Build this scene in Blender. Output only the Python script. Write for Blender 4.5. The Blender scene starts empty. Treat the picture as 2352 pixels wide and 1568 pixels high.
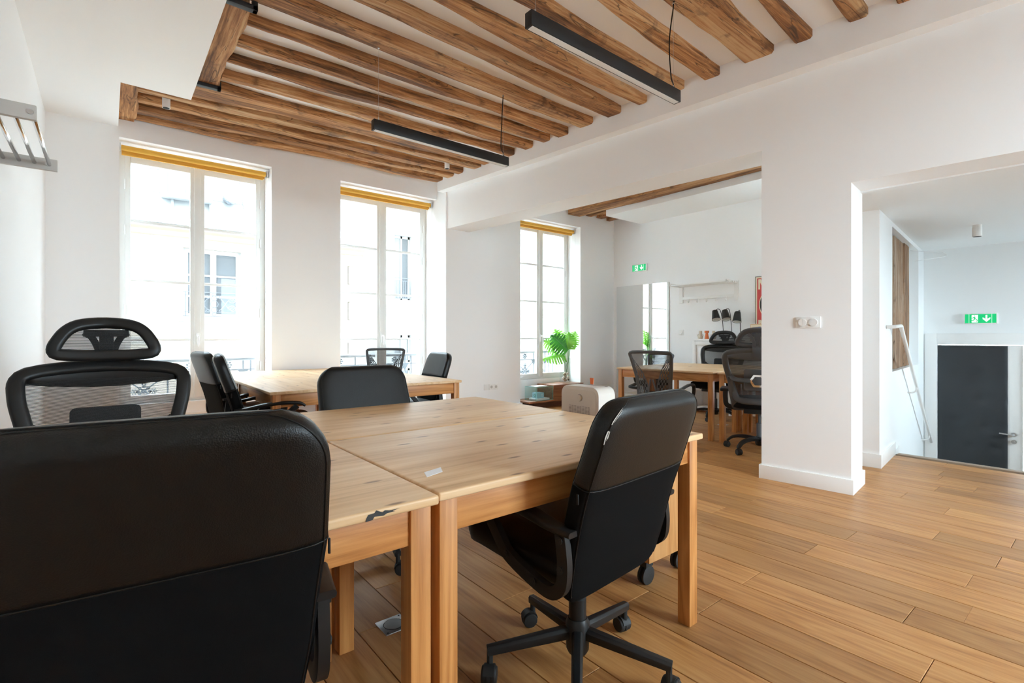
import bpy, bmesh, math, random
from mathutils import Vector, Matrix
random.seed(7)
R = math.radians
scene = bpy.context.scene
col = scene.collection

# ------------------------------------------------------------------ camera, sky, exposure
cam_d = bpy.data.cameras.new('camera'); cam = bpy.data.objects.new('camera', cam_d); col.objects.link(cam)
cam_d.sensor_width = 36; cam_d.lens = 1150 / 2352 * 36; cam_d.shift_y = -11 / 2352; cam_d.clip_start = 0.03
cam.location = (0, 0, 1.10); cam.rotation_euler = (R(90), 0, R(-39))
scene.camera = cam
w = bpy.data.worlds.new('overcast_sky'); scene.world = w; w.use_nodes = True
bg = w.node_tree.nodes['Background']; bg.inputs[0].default_value = (0.725, 0.88, 1.0, 1); bg.inputs[1].default_value = 7.0
vs = scene.view_settings
vs.view_transform = 'Standard'; vs.look = 'None'; vs.gamma = 1.0; vs.use_curve_mapping = False
vs.exposure = 2.18
cy = scene.cycles
cy.max_bounces = 16; cy.diffuse_bounces = 12; cy.glossy_bounces = 5; cy.transmission_bounces = 8; cy.transparent_max_bounces = 24
cy.use_denoising = True; cy.caustics_reflective = False; cy.caustics_refractive = False
cy.sample_clamp_indirect = 12.0

def portal(name, loc, rot, sx, sz):
    d = bpy.data.lights.new(name, 'AREA'); d.shape = 'RECTANGLE'; d.size = sx; d.size_y = sz
    d.cycles.is_portal = True
    o = bpy.data.objects.new(name, d); col.objects.link(o); o.location = loc; o.rotation_euler = rot
    return o
portal('daylight_portal', (0.76, 6.45, 1.7), (R(-90), 0, 0), 1.35, 2.6)
portal('daylight_portal', (2.86, 6.45, 1.7), (R(-90), 0, 0), 1.35, 2.6)
portal('daylight_portal', (5.49, 6.20, 1.7), (R(-90), 0, 0), 1.35, 2.6)
portal('daylight_portal', (3.05, -2.65, 1.6), (R(90), 0, 0), 1.7, 2.3)
portal('daylight_portal', (7.25, 2.25, 1.6), (0, R(-90), 0), 2.5, 1.2)
portal('daylight_portal', (6.9, -1.95, 1.3), (R(90), 0, 0), 1.5, 1.6)

# ------------------------------------------------------------------ helpers
class MB:
    def __init__(s): s.v = []; s.f = []
    def add(s, vs_, fs):
        n = len(s.v); s.v += [Vector(p) for p in vs_]; s.f += [tuple(i + n for i in f) for f in fs]; return s
    def box(s, x0, x1, y0, y1, z0, z1):
        return s.add([(x0,y0,z0),(x1,y0,z0),(x1,y1,z0),(x0,y1,z0),(x0,y0,z1),(x1,y0,z1),(x1,y1,z1),(x0,y1,z1)],
                     [(0,3,2,1),(4,5,6,7),(0,1,5,4),(1,2,6,5),(2,3,7,6),(3,0,4,7)])
    def xbox(s, x0, x1, y0, y1, z0, z1, M):
        b = MB().box(x0, x1, y0, y1, z0, z1); return s.add([M @ p for p in b.v], b.f)
    def bar(s, a, b, w_, h, up=(0,0,1)):
        a = Vector(a); b = Vector(b); d = (b - a).normalized(); u = Vector(up)
        x = d.cross(u)
        if x.length < 1e-4: x = d.cross(Vector((0,1,0)))
        x.normalize(); y = x.cross(d); x *= w_ / 2; y *= h / 2
        return s.add([a-x-y, a+x-y, a+x+y, a-x+y, b-x-y, b+x-y, b+x+y, b-x+y],
                     [(0,3,2,1),(4,5,6,7),(0,1,5,4),(1,2,6,5),(2,3,7,6),(3,0,4,7)])
    def loft(s, rings, cap=True, closed=False):
        n = len(rings[0]); vv = [p for r in rings for p in r]; ff = []
        m = len(rings)
        for i in range(m if closed else m - 1):
            for j in range(n):
                a = i*n + j; b = i*n + (j+1) % n; c = ((i+1) % m)*n + (j+1) % n; d = ((i+1) % m)*n + j
                ff.append((a, b, c, d))
        if cap and not closed:
            ff.append(tuple(range(n-1, -1, -1))); ff.append(tuple((m-1)*n + j for j in range(n)))
        return s.add(vv, ff)
    def sweep(s, path, sec, closed=False, up=(0,0,1), scale=None, cap=True):
        P = [Vector(p) for p in path]; n = len(P); rings = []; prev = None
        for i in range(n):
            if closed: t = P[(i+1) % n] - P[i-1]
            else: t = P[min(i+1, n-1)] - P[max(i-1, 0)]
            t.normalize()
            if prev is None:
                u = Vector(up); u = u - t * u.dot(t)
                if u.length < 1e-3:
                    u = Vector((1,0,0)); u = u - t * u.dot(t)
                    if u.length < 1e-3: u = Vector((0,1,0)); u = u - t*u.dot(t)
            else: u = prev - t * prev.dot(t)
            u.normalize(); prev = u; x = t.cross(u)
            k = scale[i] if scale else 1
            rings.append([P[i] + x * (a*k) + u * (b*k) for a, b in sec])
        return s.loft(rings, cap, closed)
    def tube(s, path, r, n=8, closed=False, scale=None, up=(0,0,1)):
        return s.sweep(path, [(r*math.cos(2*math.pi*k/n), r*math.sin(2*math.pi*k/n)) for k in range(n)], closed, up, scale)
    def lathe(s, prof, n=20, c=(0,0,0), axis='z', caps=True):
        rings = []
        for r, z in prof:
            ring = []
            for k in range(n):
                a = 2*math.pi*k/n; p = (r*math.cos(a), r*math.sin(a), z)
                if axis == 'x': p = (z, p[0], p[1])
                if axis == 'y': p = (p[0], z, p[1])
                ring.append((p[0]+c[0], p[1]+c[1], p[2]+c[2]))
            rings.append(ring)
        return s.loft(rings, caps)
    def prism(s, poly, c0, c1, axis='z'):
        def P(a, b, c): return {'z':(a,b,c), 'x':(c,a,b), 'y':(a,c,b)}[axis]
        n = len(poly)
        return s.add([P(a,b,c0) for a,b in poly] + [P(a,b,c1) for a,b in poly],
                     [tuple(range(n-1,-1,-1)), tuple(range(n, 2*n))] + [(i, (i+1)%n, n+(i+1)%n, n+i) for i in range(n)])
    def xf(s, M): s.v = [M @ p for p in s.v]; return s
    def build(s, name, mt, parent=None, bevel=0, seg=2, smooth=False, fix=True):
        me = bpy.data.meshes.new(name); me.from_pydata([tuple(p) for p in s.v], [], s.f)
        if fix or bevel:
            bm = bmesh.new(); bm.from_mesh(me)
            if fix: bmesh.ops.recalc_face_normals(bm, faces=bm.faces)
            if bevel:
                es = [e for e in bm.edges if len(e.link_faces) == 2 and e.calc_face_angle(0) > 0.6]
                bmesh.ops.bevel(bm, geom=es, offset=bevel, segments=seg, affect='EDGES', profile=0.6, clamp_overlap=True)
            bm.to_mesh(me); bm.free()
        if smooth: me.shade_smooth()
        if smooth == 'auto' or (bevel and not smooth):
            me.shade_smooth(); me.set_sharp_from_angle(angle=R(38))
        me.materials.append(mt if not isinstance(mt, str) else M[mt])
        o = bpy.data.objects.new(name, me); col.objects.link(o)
        if parent: o.parent = parent
        return o

def tag(o, label, cat, group=None):
    o['label'] = label; o['category'] = cat
    if group: o['group'] = group
    return o
def thing(name, label, cat, loc=(0,0,0), rz=0, group=None):
    o = bpy.data.objects.new(name, None); col.objects.link(o); o.empty_display_size = 0.1
    o.location = loc; o.rotation_euler = (0, 0, R(rz)); return tag(o, label, cat, group)
def struct(o, label=None):
    o['kind'] = 'structure'
    if label: o['label'] = label
    return o
def copy_tree(o, parent=None):
    c = o.copy(); col.objects.link(c); c.parent = parent
    for ch in list(o.children): copy_tree(ch, c)
    return c
def place(o, loc, rz, label, group=None):
    o.location = loc; o.rotation_euler = (0, 0, R(rz)); o['label'] = label
    if group: o['group'] = group
    return o
def spline(pts, sub=8, closed=False):
    P = [Vector(p) for p in pts]; n = len(P); out = []
    rng = range(n) if closed else range(n - 1)
    for i in rng:
        p1 = P[i]; p2 = P[(i+1) % n]
        p0 = P[i-1] if (closed or i > 0) else 2*p1 - p2
        p3 = P[(i+2) % n] if (closed or i + 2 < n) else 2*p2 - p1
        for k in range(sub):
            t = k / sub
            out.append(0.5*((2*p1) + (p2-p0)*t + (2*p0-5*p1+4*p2-p3)*t*t + (3*p1-p0-3*p2+p3)*t*t*t))
    if not closed: out.append(P[-1].copy())
    return out
def rrect(w_, h, r, n=4):
    pts = []
    for cx, cy_, a0 in ((w_/2-r, h/2-r, 0), (-w_/2+r, h/2-r, 90), (-w_/2+r, -h/2+r, 180), (w_/2-r, -h/2+r, 270)):
        for k in range(n+1):
            a = R(a0 + 90*k/n); pts.append((cx + r*math.cos(a), cy_ + r*math.sin(a)))
    return pts
def interp(tab, x):
    if x <= tab[0][0]: return tab[0][1]
    for (a, va), (b, vb) in zip(tab, tab[1:]):
        if x <= b: 
            t = (x-a)/(b-a); return va + (vb-va)*t
    return tab[-1][1]

# ------------------------------------------------------------------ materials
M = {}
def mat(name, color, rough=0.5, metal=0.0, **kw):
    m = bpy.data.materials.new(name); m.use_nodes = True; p = m.node_tree.nodes['Principled BSDF']
    p.inputs['Base Color'].default_value = (*color, 1); p.inputs['Roughness'].default_value = rough; p.inputs['Metallic'].default_value = metal
    for k, v_ in kw.items(): p.inputs[k].default_value = v_
    M[name] = m; return m
def nd(m, typ, **kw):
    n = m.node_tree.nodes.new(typ)
    for k, v_ in kw.items():
        if k.startswith('i_'): n.inputs[k[2:].replace('_', ' ')].default_value = v_
        else: setattr(n, k, v_)
    return n
def ln(m, a, b): m.node_tree.links.new(a, b)
def bsdf(m): return m.node_tree.nodes['Principled BSDF']
def ramp(m, fac, stops):
    r = nd(m, 'ShaderNodeValToRGB'); e = r.color_ramp.elements
    while len(e) < len(stops): e.new(0.5)
    for el, (p, c) in zip(e, stops): el.position = p; el.color = (*c, 1)
    ln(m, fac, r.inputs[0]); return r.outputs[0]
def mix(m, a, b, fac, mode='MIX'):
    n = nd(m, 'ShaderNodeMix', data_type='RGBA', blend_type=mode)
    if isinstance(fac, (int, float)): n.inputs[0].default_value = fac
    else: ln(m, fac, n.inputs[0])
    for s_, v_ in ((6, a), (7, b)):
        if isinstance(v_, tuple): n.inputs[s_].default_value = (*v_, 1)
        else: ln(m, v_, n.inputs[s_])
    return n.outputs[2]
def bump(m, h, strength=0.2, dist=0.01):
    b = nd(m, 'ShaderNodeBump'); b.inputs['Strength'].default_value = strength; b.inputs['Distance'].default_value = dist
    ln(m, h, b.inputs['Height']); ln(m, b.outputs[0], bsdf(m).inputs['Normal'])
def coords(m, scale, rnd=True, coord='Object'):
    tc = nd(m, 'ShaderNodeTexCoord'); mp = nd(m, 'ShaderNodeMapping'); mp.inputs['Scale'].default_value = scale
    ln(m, tc.outputs[coord], mp.inputs['Vector'])
    if rnd:
        oi = nd(m, 'ShaderNodeObjectInfo'); mm = nd(m, 'ShaderNodeVectorMath', operation='SCALE'); cb = nd(m, 'ShaderNodeCombineXYZ')
        for k in range(3): ln(m, oi.outputs['Random'], cb.inputs[k])
        ln(m, cb.outputs[0], mm.inputs[0]); mm.inputs['Scale'].default_value = 37.0
        ln(m, mm.outputs[0], mp.inputs['Location']); return mp.outputs[0], oi.outputs['Random']
    return mp.outputs[0], None
def noise(m, vec, scale, detail=4, rough=0.55, dist=0.0):
    n = nd(m, 'ShaderNodeTexNoise'); n.inputs['Scale'].default_value = scale; n.inputs['Detail'].default_value = detail
    n.inputs['Roughness'].default_value = rough; n.inputs['Distortion'].default_value = dist
    ln(m, vec, n.inputs['Vector']); return n.outputs['Fac']

def paint(name, color, rough=0.6):
    m = mat(name, color, rough); v_, _ = coords(m, (1,1,1), False)
    bump(m, noise(m, v_, 60, 3), 0.06, 0.004); return m
paint('wall_paint', (0.905, 0.905, 0.905)); paint('ceiling_paint', (0.91, 0.91, 0.905)); paint('hall_paint', (0.87, 0.89, 0.895))
mat('trim_white', (0.86, 0.855, 0.84), 0.38); mat('frame_white', (0.78, 0.77, 0.74), 0.4)
mat('plastic_white', (0.85, 0.845, 0.83), 0.35); mat('rack_grey', (0.52, 0.50, 0.47), 0.45)
mat('chrome', (0.86, 0.87, 0.88), 0.12, 1.0); mat('steel', (0.62, 0.63, 0.64), 0.3, 1.0); mat('black_metal', (0.012, 0.012, 0.0125), 0.42, **{'Specular IOR Level': 0.35})
mat('strap_iron', (0.035, 0.04, 0.045), 0.5, 0.6); mat('black_plastic', (0.009, 0.009, 0.0095), 0.42, **{'Specular IOR Level': 0.35}); mat('grey_plastic', (0.07, 0.073, 0.078), 0.42)
mat('rubber', (0.012, 0.012, 0.012), 0.6); mat('diffuser', (0.82, 0.82, 0.80), 0.5); mat('dark_hole', (0.01, 0.01, 0.01), 0.8)

def grain_wood(name, axis, lo, mid, hi, fine=1.0, rough=0.45, knots=True, rings=9.0, bmp=0.08, spread=0.35, coord='Object'):
    m = mat(name, mid, rough)
    sc = {'x':(0.9,9,9), 'y':(9,0.9,9), 'z':(9,9,0.9)}[axis]
    v_, rnd = coords(m, sc, True, coord)
    big = noise(m, v_, 0.55*fine, 3, 0.5, 0.6)
    wv = nd(m, 'ShaderNodeMath', operation='MULTIPLY'); wv.inputs[1].default_value = rings; ln(m, big, wv.inputs[0])
    fr = nd(m, 'ShaderNodeMath', operation='PINGPONG'); fr.inputs[1].default_value = 0.5; ln(m, wv.outputs[0], fr.inputs[0])
    v2, _ = coords(m, tuple(c*(1 if c < 2 else 2.2) for c in sc), True, coord)
    fineg = noise(m, v2, 2.6*fine, 6, 0.65, 0.2)
    s = nd(m, 'ShaderNodeMath', operation='MULTIPLY_ADD'); ln(m, fr.outputs[0], s.inputs[0]); s.inputs[1].default_value = 0.55; ln(m, fineg, s.inputs[2])
    c = ramp(m, s.outputs[0], [(0.34, lo), (0.58, mid), (0.86, hi)])
    tone = ramp(m, rnd, [(0.0, (1-spread,)*3), (0.5, (1-spread*0.35, 1-spread*0.42, 1-spread*0.5)), (1.0, (1.0, 1.0, 1.0))])
    c = mix(m, c, tone, 1.0, 'MULTIPLY')
    if knots:
        v3, _ = coords(m, tuple(c_*(2.2 if c_ < 2 else 0.75) for c_ in sc), True, coord)
        vo = nd(m, 'ShaderNodeTexVoronoi'); vo.inputs['Scale'].default_value = 0.9
        if 'top' in name: vo.voronoi_dimensions = '2D'; vo.inputs['Scale'].default_value = 1.25
        ln(m, v3, vo.inputs['Vector'])
        k = ramp(m, vo.outputs['Distance'], [(0.03, (.8,.8,.8)), (0.075, (0,0,0))])
        c = mix(m, c, tuple(x*f_ for x, f_ in zip(lo, (0.34, 0.24, 0.22))), k)
    ln(m, c, bsdf(m).inputs['Base Color'])
    bump(m, fineg, bmp, 0.004)
    return m
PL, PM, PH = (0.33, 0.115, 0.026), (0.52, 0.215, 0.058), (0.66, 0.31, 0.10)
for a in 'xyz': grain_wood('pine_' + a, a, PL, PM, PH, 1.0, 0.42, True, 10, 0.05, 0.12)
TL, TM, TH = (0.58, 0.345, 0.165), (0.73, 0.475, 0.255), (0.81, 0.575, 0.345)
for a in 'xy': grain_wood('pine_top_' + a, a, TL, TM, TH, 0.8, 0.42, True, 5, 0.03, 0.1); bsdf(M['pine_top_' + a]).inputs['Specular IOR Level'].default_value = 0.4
grain_wood('oak_plank', 'y', (0.345, 0.148, 0.045), (0.50, 0.235, 0.076), (0.60, 0.315, 0.117), 1.3, 0.42, False, 6, 0.06, 0.36); bsdf(M['oak_plank']).inputs['Specular IOR Level'].default_value = 0.35
grain_wood('walnut', 'x', (0.13, 0.045, 0.018), (0.27, 0.105, 0.045), (0.36, 0.16, 0.07), 1.2, 0.4, False, 8, 0.04, 0.1)
grain_wood('walnut_dark', 'x', (0.07, 0.026, 0.014), (0.135, 0.05, 0.026), (0.19, 0.08, 0.042), 1.2, 0.45, False, 8, 0.04, 0.1)
grain_wood('cabinet_wood', 'z', (0.40, 0.17, 0.05), (0.52, 0.25, 0.085), (0.60, 0.32, 0.125), 1.3, 0.4, False, 8, 0.03, 0.05)
def old_timber(name, axis, lo, mid, hi, wear):
    m = mat(name, mid, 0.72)
    sc = {'x':(0.6,6,6), 'y':(6,0.6,6), 'z':(6,6,0.6)}[axis]
    v_, rnd = coords(m, sc)
    big = noise(m, v_, 0.8, 5, 0.62, 0.5)
    v2, _ = coords(m, tuple(c*(1.5 if c < 2 else 5) for c in sc))
    fin = noise(m, v2, 1.6, 8, 0.72, 0.3)
    s = nd(m, 'ShaderNodeMath', operation='MULTIPLY_ADD'); ln(m, big, s.inputs[0]); s.inputs[1].default_value = 0.9
    f2 = nd(m, 'ShaderNodeMath', operation='MULTIPLY'); ln(m, fin, f2.inputs[0]); f2.inputs[1].default_value = 0.75; ln(m, f2.outputs[0], s.inputs[2])
    c = ramp(m, s.outputs[0], [(0.66, lo), (0.78, mid), (0.88, hi), (0.99, wear)])
    v3, _ = coords(m, tuple(c_*(1.2 if c_ < 2 else 1.5) for c_ in sc))
    cr = noise(m, v3, 1.1, 3, 0.5, 1.2)
    ck = ramp(m, cr, [(0.485, (0,0,0)), (0.5, (1,1,1)), (0.515, (0,0,0))])
    c = mix(m, c, (0.03, 0.014, 0.007), mix(m, (0,0,0), ck, 0.75))
    v4, _ = coords(m, (14,14,14))
    st = noise(m, v4, 0.35, 4, 0.6, 0.4)
    c = mix(m, c, (0.09, 0.042, 0.02), ramp(m, st, [(0.58, (0,0,0)), (0.72, (0.75,0.75,0.75))]))
    tone = ramp(m, rnd, [(0.0, (0.82, 0.8, 0.78)), (1.0, (1.06, 1.03, 1.0))])
    c = mix(m, c, tone, 1.0, 'MULTIPLY')
    ln(m, c, bsdf(m).inputs['Base Color'])
    hh = nd(m, 'ShaderNodeMath', operation='SUBTRACT'); ln(m, fin, hh.inputs[0]); ln(m, ck, hh.inputs[1])
    bump(m, hh.outputs[0], 0.5, 0.012); return m
old_timber('timber_x', 'x', (0.105, 0.044, 0.015), (0.31, 0.132, 0.043), (0.52, 0.255, 0.098), (0.68, 0.43, 0.22))
old_timber('timber_y', 'y', (0.105, 0.044, 0.015), (0.31, 0.132, 0.043), (0.52, 0.255, 0.098), (0.68, 0.43, 0.22))
old_timber('timber_z', 'z', (0.11, 0.05, 0.025), (0.27, 0.14, 0.065), (0.38, 0.22, 0.12), (0.50, 0.40, 0.31))

def leather(name, color, rough):
    m = mat(name, color, rough); v_, _ = coords(m, (1,1,1), False)
    vo = nd(m, 'ShaderNodeTexVoronoi'); vo.inputs['Scale'].default_value = 380; ln(m, v_, vo.inputs['Vector'])
    bump(m, vo.outputs['Distance'], 0.18, 0.002); return m
leather('leather', (0.0050, 0.0046, 0.0042), 0.40); bsdf(M['leather']).inputs['Specular IOR Level'].default_value = 0.32
m = mat('fabric', (0.004, 0.004, 0.0042), 0.9, **{'Specular IOR Level': 0.1}); v_, _ = coords(m, (1,1,1), False); bump(m, noise(m, v_, 700, 2), 0.3, 0.002)
m = mat('seat_fabric', (0.007, 0.007, 0.0075), 0.9, **{'Specular IOR Level': 0.15}); v_, _ = coords(m, (1,1,1), False); bump(m, noise(m, v_, 500, 2), 0.3, 0.002)
mat('stitch', (0.02, 0.02, 0.019), 0.7); mat('scuff', (0.55, 0.53, 0.49), 0.8)
def mesh_cloth(name, period, cover, color=(0.016, 0.016, 0.018), axis=2):
    m = mat(name, color, 0.7); nt = m.node_tree
    tc = nd(m, 'ShaderNodeTexCoord'); sp = nd(m, 'ShaderNodeSeparateXYZ'); ln(m, tc.outputs['Object'], sp.inputs[0])
    d = nd(m, 'ShaderNodeMath', operation='MULTIPLY'); d.inputs[1].default_value = 1/period; ln(m, sp.outputs[axis], d.inputs[0])
    f = nd(m, 'ShaderNodeMath', operation='FRACT'); ln(m, d.outputs[0], f.inputs[0])
    r = ramp(m, f.outputs[0], [(cover-0.12, (1,1,1)), (cover+0.12, (0.25,0.25,0.25))])
    tr = nd(m, 'ShaderNodeBsdfTransparent'); mx = nd(m, 'ShaderNodeMixShader'); out = nt.nodes['Material Output']
    ln(m, r, mx.inputs[0]); ln(m, tr.outputs[0], mx.inputs[1]); ln(m, bsdf(m).outputs[0], mx.inputs[2]); ln(m, mx.outputs[0], out.inputs[0])
mesh_cloth('mesh_net', 0.0048, 0.5); mesh_cloth('mesh_net_dense', 0.0048, 0.8, (0.03, 0.032, 0.035))
def thin_glass(name, tint=(1,1,1), refl=0.06, rough=0.0):
    m = bpy.data.materials.new(name); m.use_nodes = True; nt = m.node_tree; nt.nodes.clear()
    out = nd(m, 'ShaderNodeOutputMaterial'); tr = nd(m, 'ShaderNodeBsdfTransparent'); gl = nd(m, 'ShaderNodeBsdfGlossy'); mx = nd(m, 'ShaderNodeMixShader')
    tr.inputs[0].default_value = (*tint, 1); gl.inputs['Roughness'].default_value = rough
    fr = nd(m, 'ShaderNodeFresnel'); fr.inputs[0].default_value = 1.35
    ge_ = nd(m, 'ShaderNodeNewGeometry'); sb = nd(m, 'ShaderNodeMath', operation='SUBTRACT'); sb.inputs[0].default_value = 1.0; ln(m, ge_.outputs['Backfacing'], sb.inputs[1])
    mu = nd(m, 'ShaderNodeMath', operation='MULTIPLY'); ln(m, fr.outputs[0], mu.inputs[0]); ln(m, sb.outputs[0], mu.inputs[1])
    ln(m, mu.outputs[0], mx.inputs[0]); ln(m, tr.outputs[0], mx.inputs[1]); ln(m, gl.outputs[0], mx.inputs[2]); ln(m, mx.outputs[0], out.inputs[0]); M[name] = m
thin_glass('pane_glass', (0.97, 0.985, 0.98)); thin_glass('clear_glass', (0.93, 0.975, 0.965)); thin_glass('vase_glass', (0.96, 0.97, 0.97))
mat('glass_edge', (0.10, 0.42, 0.36), 0.2)
mat('mirror', (0.93, 0.94, 0.935), 0.015, 1.0)
mat('blind_yellow', (0.78, 0.42, 0.055), 0.6)
mat('rail_iron', (0.20, 0.215, 0.235), 0.6, 0.2)
m = mat('rail_wood', (0.25, 0.26, 0.27), 0.8); v_, _ = coords(m, (2, 30, 30)); ln(m, ramp(m, noise(m, v_, 2, 5), [(0.3, (0.12, 0.125, 0.13)), (0.6, (0.33, 0.33, 0.335)), (0.8, (0.55, 0.54, 0.52))]), bsdf(m).inputs['Base Color'])
def facade(name, c):
    m = mat(name, c, 0.85); v_, _ = coords(m, (1,1,1), False)
    n1 = noise(m, v_, 0.9, 5, 0.6)
    ln(m, ramp(m, n1, [(0.3, tuple(x*0.92 for x in c)), (0.7, c)]), bsdf(m).inputs['Base Color'])
facade('facade_cream', (0.40, 0.355, 0.295)); facade('facade_white', (0.42, 0.42, 0.415)); facade('stone_band', (0.34, 0.32, 0.29)); facade('quoin', (0.42, 0.355, 0.28)); facade('cornice', (0.38, 0.30, 0.235))
m = mat('zinc', (0.55, 0.575, 0.60), 0.55, 0.1); v_, _ = coords(m, (1,1,1), False); ln(m, ramp(m, noise(m, v_, 1.5, 4), [(0.3, (0.27, 0.285, 0.30)), (0.7, (0.33, 0.345, 0.36))]), bsdf(m).inputs['Base Color'])
m = mat('gutter_lead', (0.33, 0.35, 0.38), 0.8); v_, _ = coords(m, (1,1,1), False); ln(m, ramp(m, noise(m, v_, 26, 5), [(0.35, (0.20, 0.215, 0.24)), (0.65, (0.45, 0.46, 0.48))]), bsdf(m).inputs['Base Color'])
mat('opposite_pane', (0.10, 0.11, 0.125), 0.15); mat('curtain', (0.25, 0.26, 0.27), 0.9); mat('vent_grey', (0.28, 0.30, 0.33), 0.7); mat('iron_thin', (0.13, 0.14, 0.16), 0.5); mat('asphalt', (0.30, 0.30, 0.30), 0.9)
m = mat('chimney_brick', (0.40, 0.39, 0.37), 0.9)
mat('beige_metal', (0.60, 0.555, 0.50), 0.42); mat('beige_dark', (0.27, 0.245, 0.22), 0.6); mat('orange', (0.72, 0.16, 0.035), 0.45); mat('cream_clay', (0.60, 0.51, 0.39), 0.5)
mat('paper', (0.85, 0.86, 0.88), 0.6); mat('pale_blue', (0.40, 0.64, 0.74), 0.5); mat('green_ink', (0.05, 0.35, 0.2), 0.6); mat('red_ink', (0.62, 0.075, 0.07), 0.6); mat('cream_ink', (0.80, 0.70, 0.52), 0.6); mat('black_ink', (0.03, 0.03, 0.03), 0.6); mat('blue_ink', (0.06, 0.13, 0.38), 0.6); mat('light_wood', (0.62, 0.42, 0.23), 0.5)
mat('pebble', (0.50, 0.40, 0.30), 0.8); mat('pebble_dark', (0.20, 0.14, 0.095), 0.8); mat('pebble_light', (0.72, 0.64, 0.54), 0.8)
def leaf_mat(name, c1, c2):
    m = mat(name, c1, 0.4); v_, _ = coords(m, (1,1,1))
    c = ramp(m, noise(m, v_, 9, 2), [(0.35, c1), (0.65, c2)]); ln(m, c, bsdf(m).inputs['Base Color'])
    tl = nd(m, 'ShaderNodeBsdfTranslucent'); ln(m, c, tl.inputs[0]); mx = nd(m, 'ShaderNodeMixShader'); mx.inputs[0].default_value = 0.35
    ln(m, bsdf(m).outputs[0], mx.inputs[1]); ln(m, tl.outputs[0], mx.inputs[2]); ln(m, mx.outputs[0], m.node_tree.nodes['Material Output'].inputs[0])
leaf_mat('leaf_dark', (0.035, 0.17, 0.03), (0.07, 0.30, 0.045)); leaf_mat('leaf_light', (0.16, 0.50, 0.04), (0.32, 0.66, 0.10)); mat('stem_green', (0.22, 0.36, 0.22), 0.5)
m = mat('door_pad', (0.024, 0.029, 0.034), 0.42); v_, _ = coords(m, (1,1,1), False); bump(m, noise(m, v_, 7, 2), 0.25, 0.02)
mat('sign_green', (0.0, 0.28, 0.09), 0.4); M['sign_green'].node_tree.nodes['Principled BSDF'].inputs['Emission Color'].default_value = (0.0, 0.42, 0.13, 1); M['sign_green'].node_tree.nodes['Principled BSDF'].inputs['Emission Strength'].default_value = 0.22
mat('sign_white', (0.85, 0.92, 0.86), 0.4); M['sign_white'].node_tree.nodes['Principled BSDF'].inputs['Emission Color'].default_value = (0.85, 1.0, 0.88, 1); M['sign_white'].node_tree.nodes['Principled BSDF'].inputs['Emission Strength'].default_value = 0.22
mat('hanger_wire', (0.75, 0.75, 0.75), 0.3, 0.6); mat('lamp_shade_in', (0.75, 0.76, 0.74), 0.5); mat('nosing', (0.36, 0.27, 0.20), 0.55)
# ------------------------------------------------------------------ room shell
LF = Matrix.Translation((3.97, 1.81, 0)) @ Matrix.Rotation(R(6.0), 4, 'Z')   # frame of the slightly skewed right-hand wall
def S(name, boxes, mt, M_=None, bevel=0):
    b = MB()
    for q in boxes: b.box(*q)
    if M_: b.xf(M_)
    return struct(b.build(name, mt, bevel=bevel))
S('wall_back', [(-0.7,0.093,6.0,6.6,0,3.45),(1.425,2.194,6.0,6.6,0,3.45),(0.093,1.425,6.0,6.6,2.985,3.45),(2.194,3.533,6.0,6.6,2.985,3.45),
                (0.093,1.425,6.27,6.6,0,0.42),(2.194,3.533,6.27,6.6,0,0.42),
                (3.533,3.84,5.77,6.6,0,3.45),(3.84,4.849,5.79,6.6,0,3.45),(4.849,6.14,5.77,6.4,2.92,3.45),(6.14,7.3,5.77,6.4,0,3.45),(4.849,6.14,6.03,6.4,0,0.42)], 'wall_paint')
S('trim_1', [(0.093,1.425,6.255,6.27,0,0.30),(2.194,3.533,6.255,6.27,0,0.30)], 'trim_white')
S('wall_left', [(-0.62,-0.42,2.58,6.05,0,3.45),(-1.05,-0.42,2.58,2.68,0,3.45),(-1.05,-0.85,-2.6,2.6,0,3.45)], 'wall_paint')
S('wall_rear', [(-1.05,2.3,-2.6,-2.4,0,3.45),(3.8,5.0,-2.6,-2.4,0,3.45),(2.3,3.8,-2.6,-2.4,2.7,3.45),(2.3,3.8,-2.6,-2.4,0,0.5)], 'wall_paint')
S('wall_right', [(0,0.36,-0.59,0,0,3.45),(0,0.36,0,4.02,2.55,3.45),(0,0.36,-2.2,-0.59,2.175,3.45),(0,0.36,-4.7,-2.2,0,3.45)], 'wall_paint', LF)
S('trim_2', [(-0.11,0,-4.7,4.05,3.04,3.45)], 'wall_paint', LF)
S('wall_far', [(7.0,7.15,2.8,6.4,0,3.45),(7.0,7.15,1.64,1.7,0,3.45),(7.0,7.15,1.7,2.8,0,0.4),(7.0,7.15,1.7,2.8,2.8,3.45)], 'wall_paint')
S('wall_stub', [(1.0,1.03,-0.597,-0.2,0,3.45)], 'wall_paint', LF)
wst = S('wall_stair', [(1.03,1.63,-0.597,-0.50,-1.1,3.45),(3.45,4.3,-0.597,-0.50,-1.1,3.45),(1.63,3.45,-0.597,-0.50,-1.1,0.775),(1.63,3.45,-0.597,-0.50,2.12,3.45),(1.03,4.3,-0.50,-0.47,-1.1,3.45)], 'hall_paint', LF)
S('wall_door', [(7.95,8.1,1.495,1.9,-1.1,2.4),(7.95,8.1,0.72,1.495,1.005,2.4),(7.95,8.1,-1.9,0.72,-1.1,2.4)], 'hall_paint')
S('wall_hall', [(3.9,6.2,-1.9,-1.75,-1.1,2.4),(7.6,8.1,-1.9,-1.75,-1.1,2.4),(6.2,7.6,-1.9,-1.75,-1.1,0.8),(6.2,7.6,-1.9,-1.75,1.9,2.4)], 'hall_paint')
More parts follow.
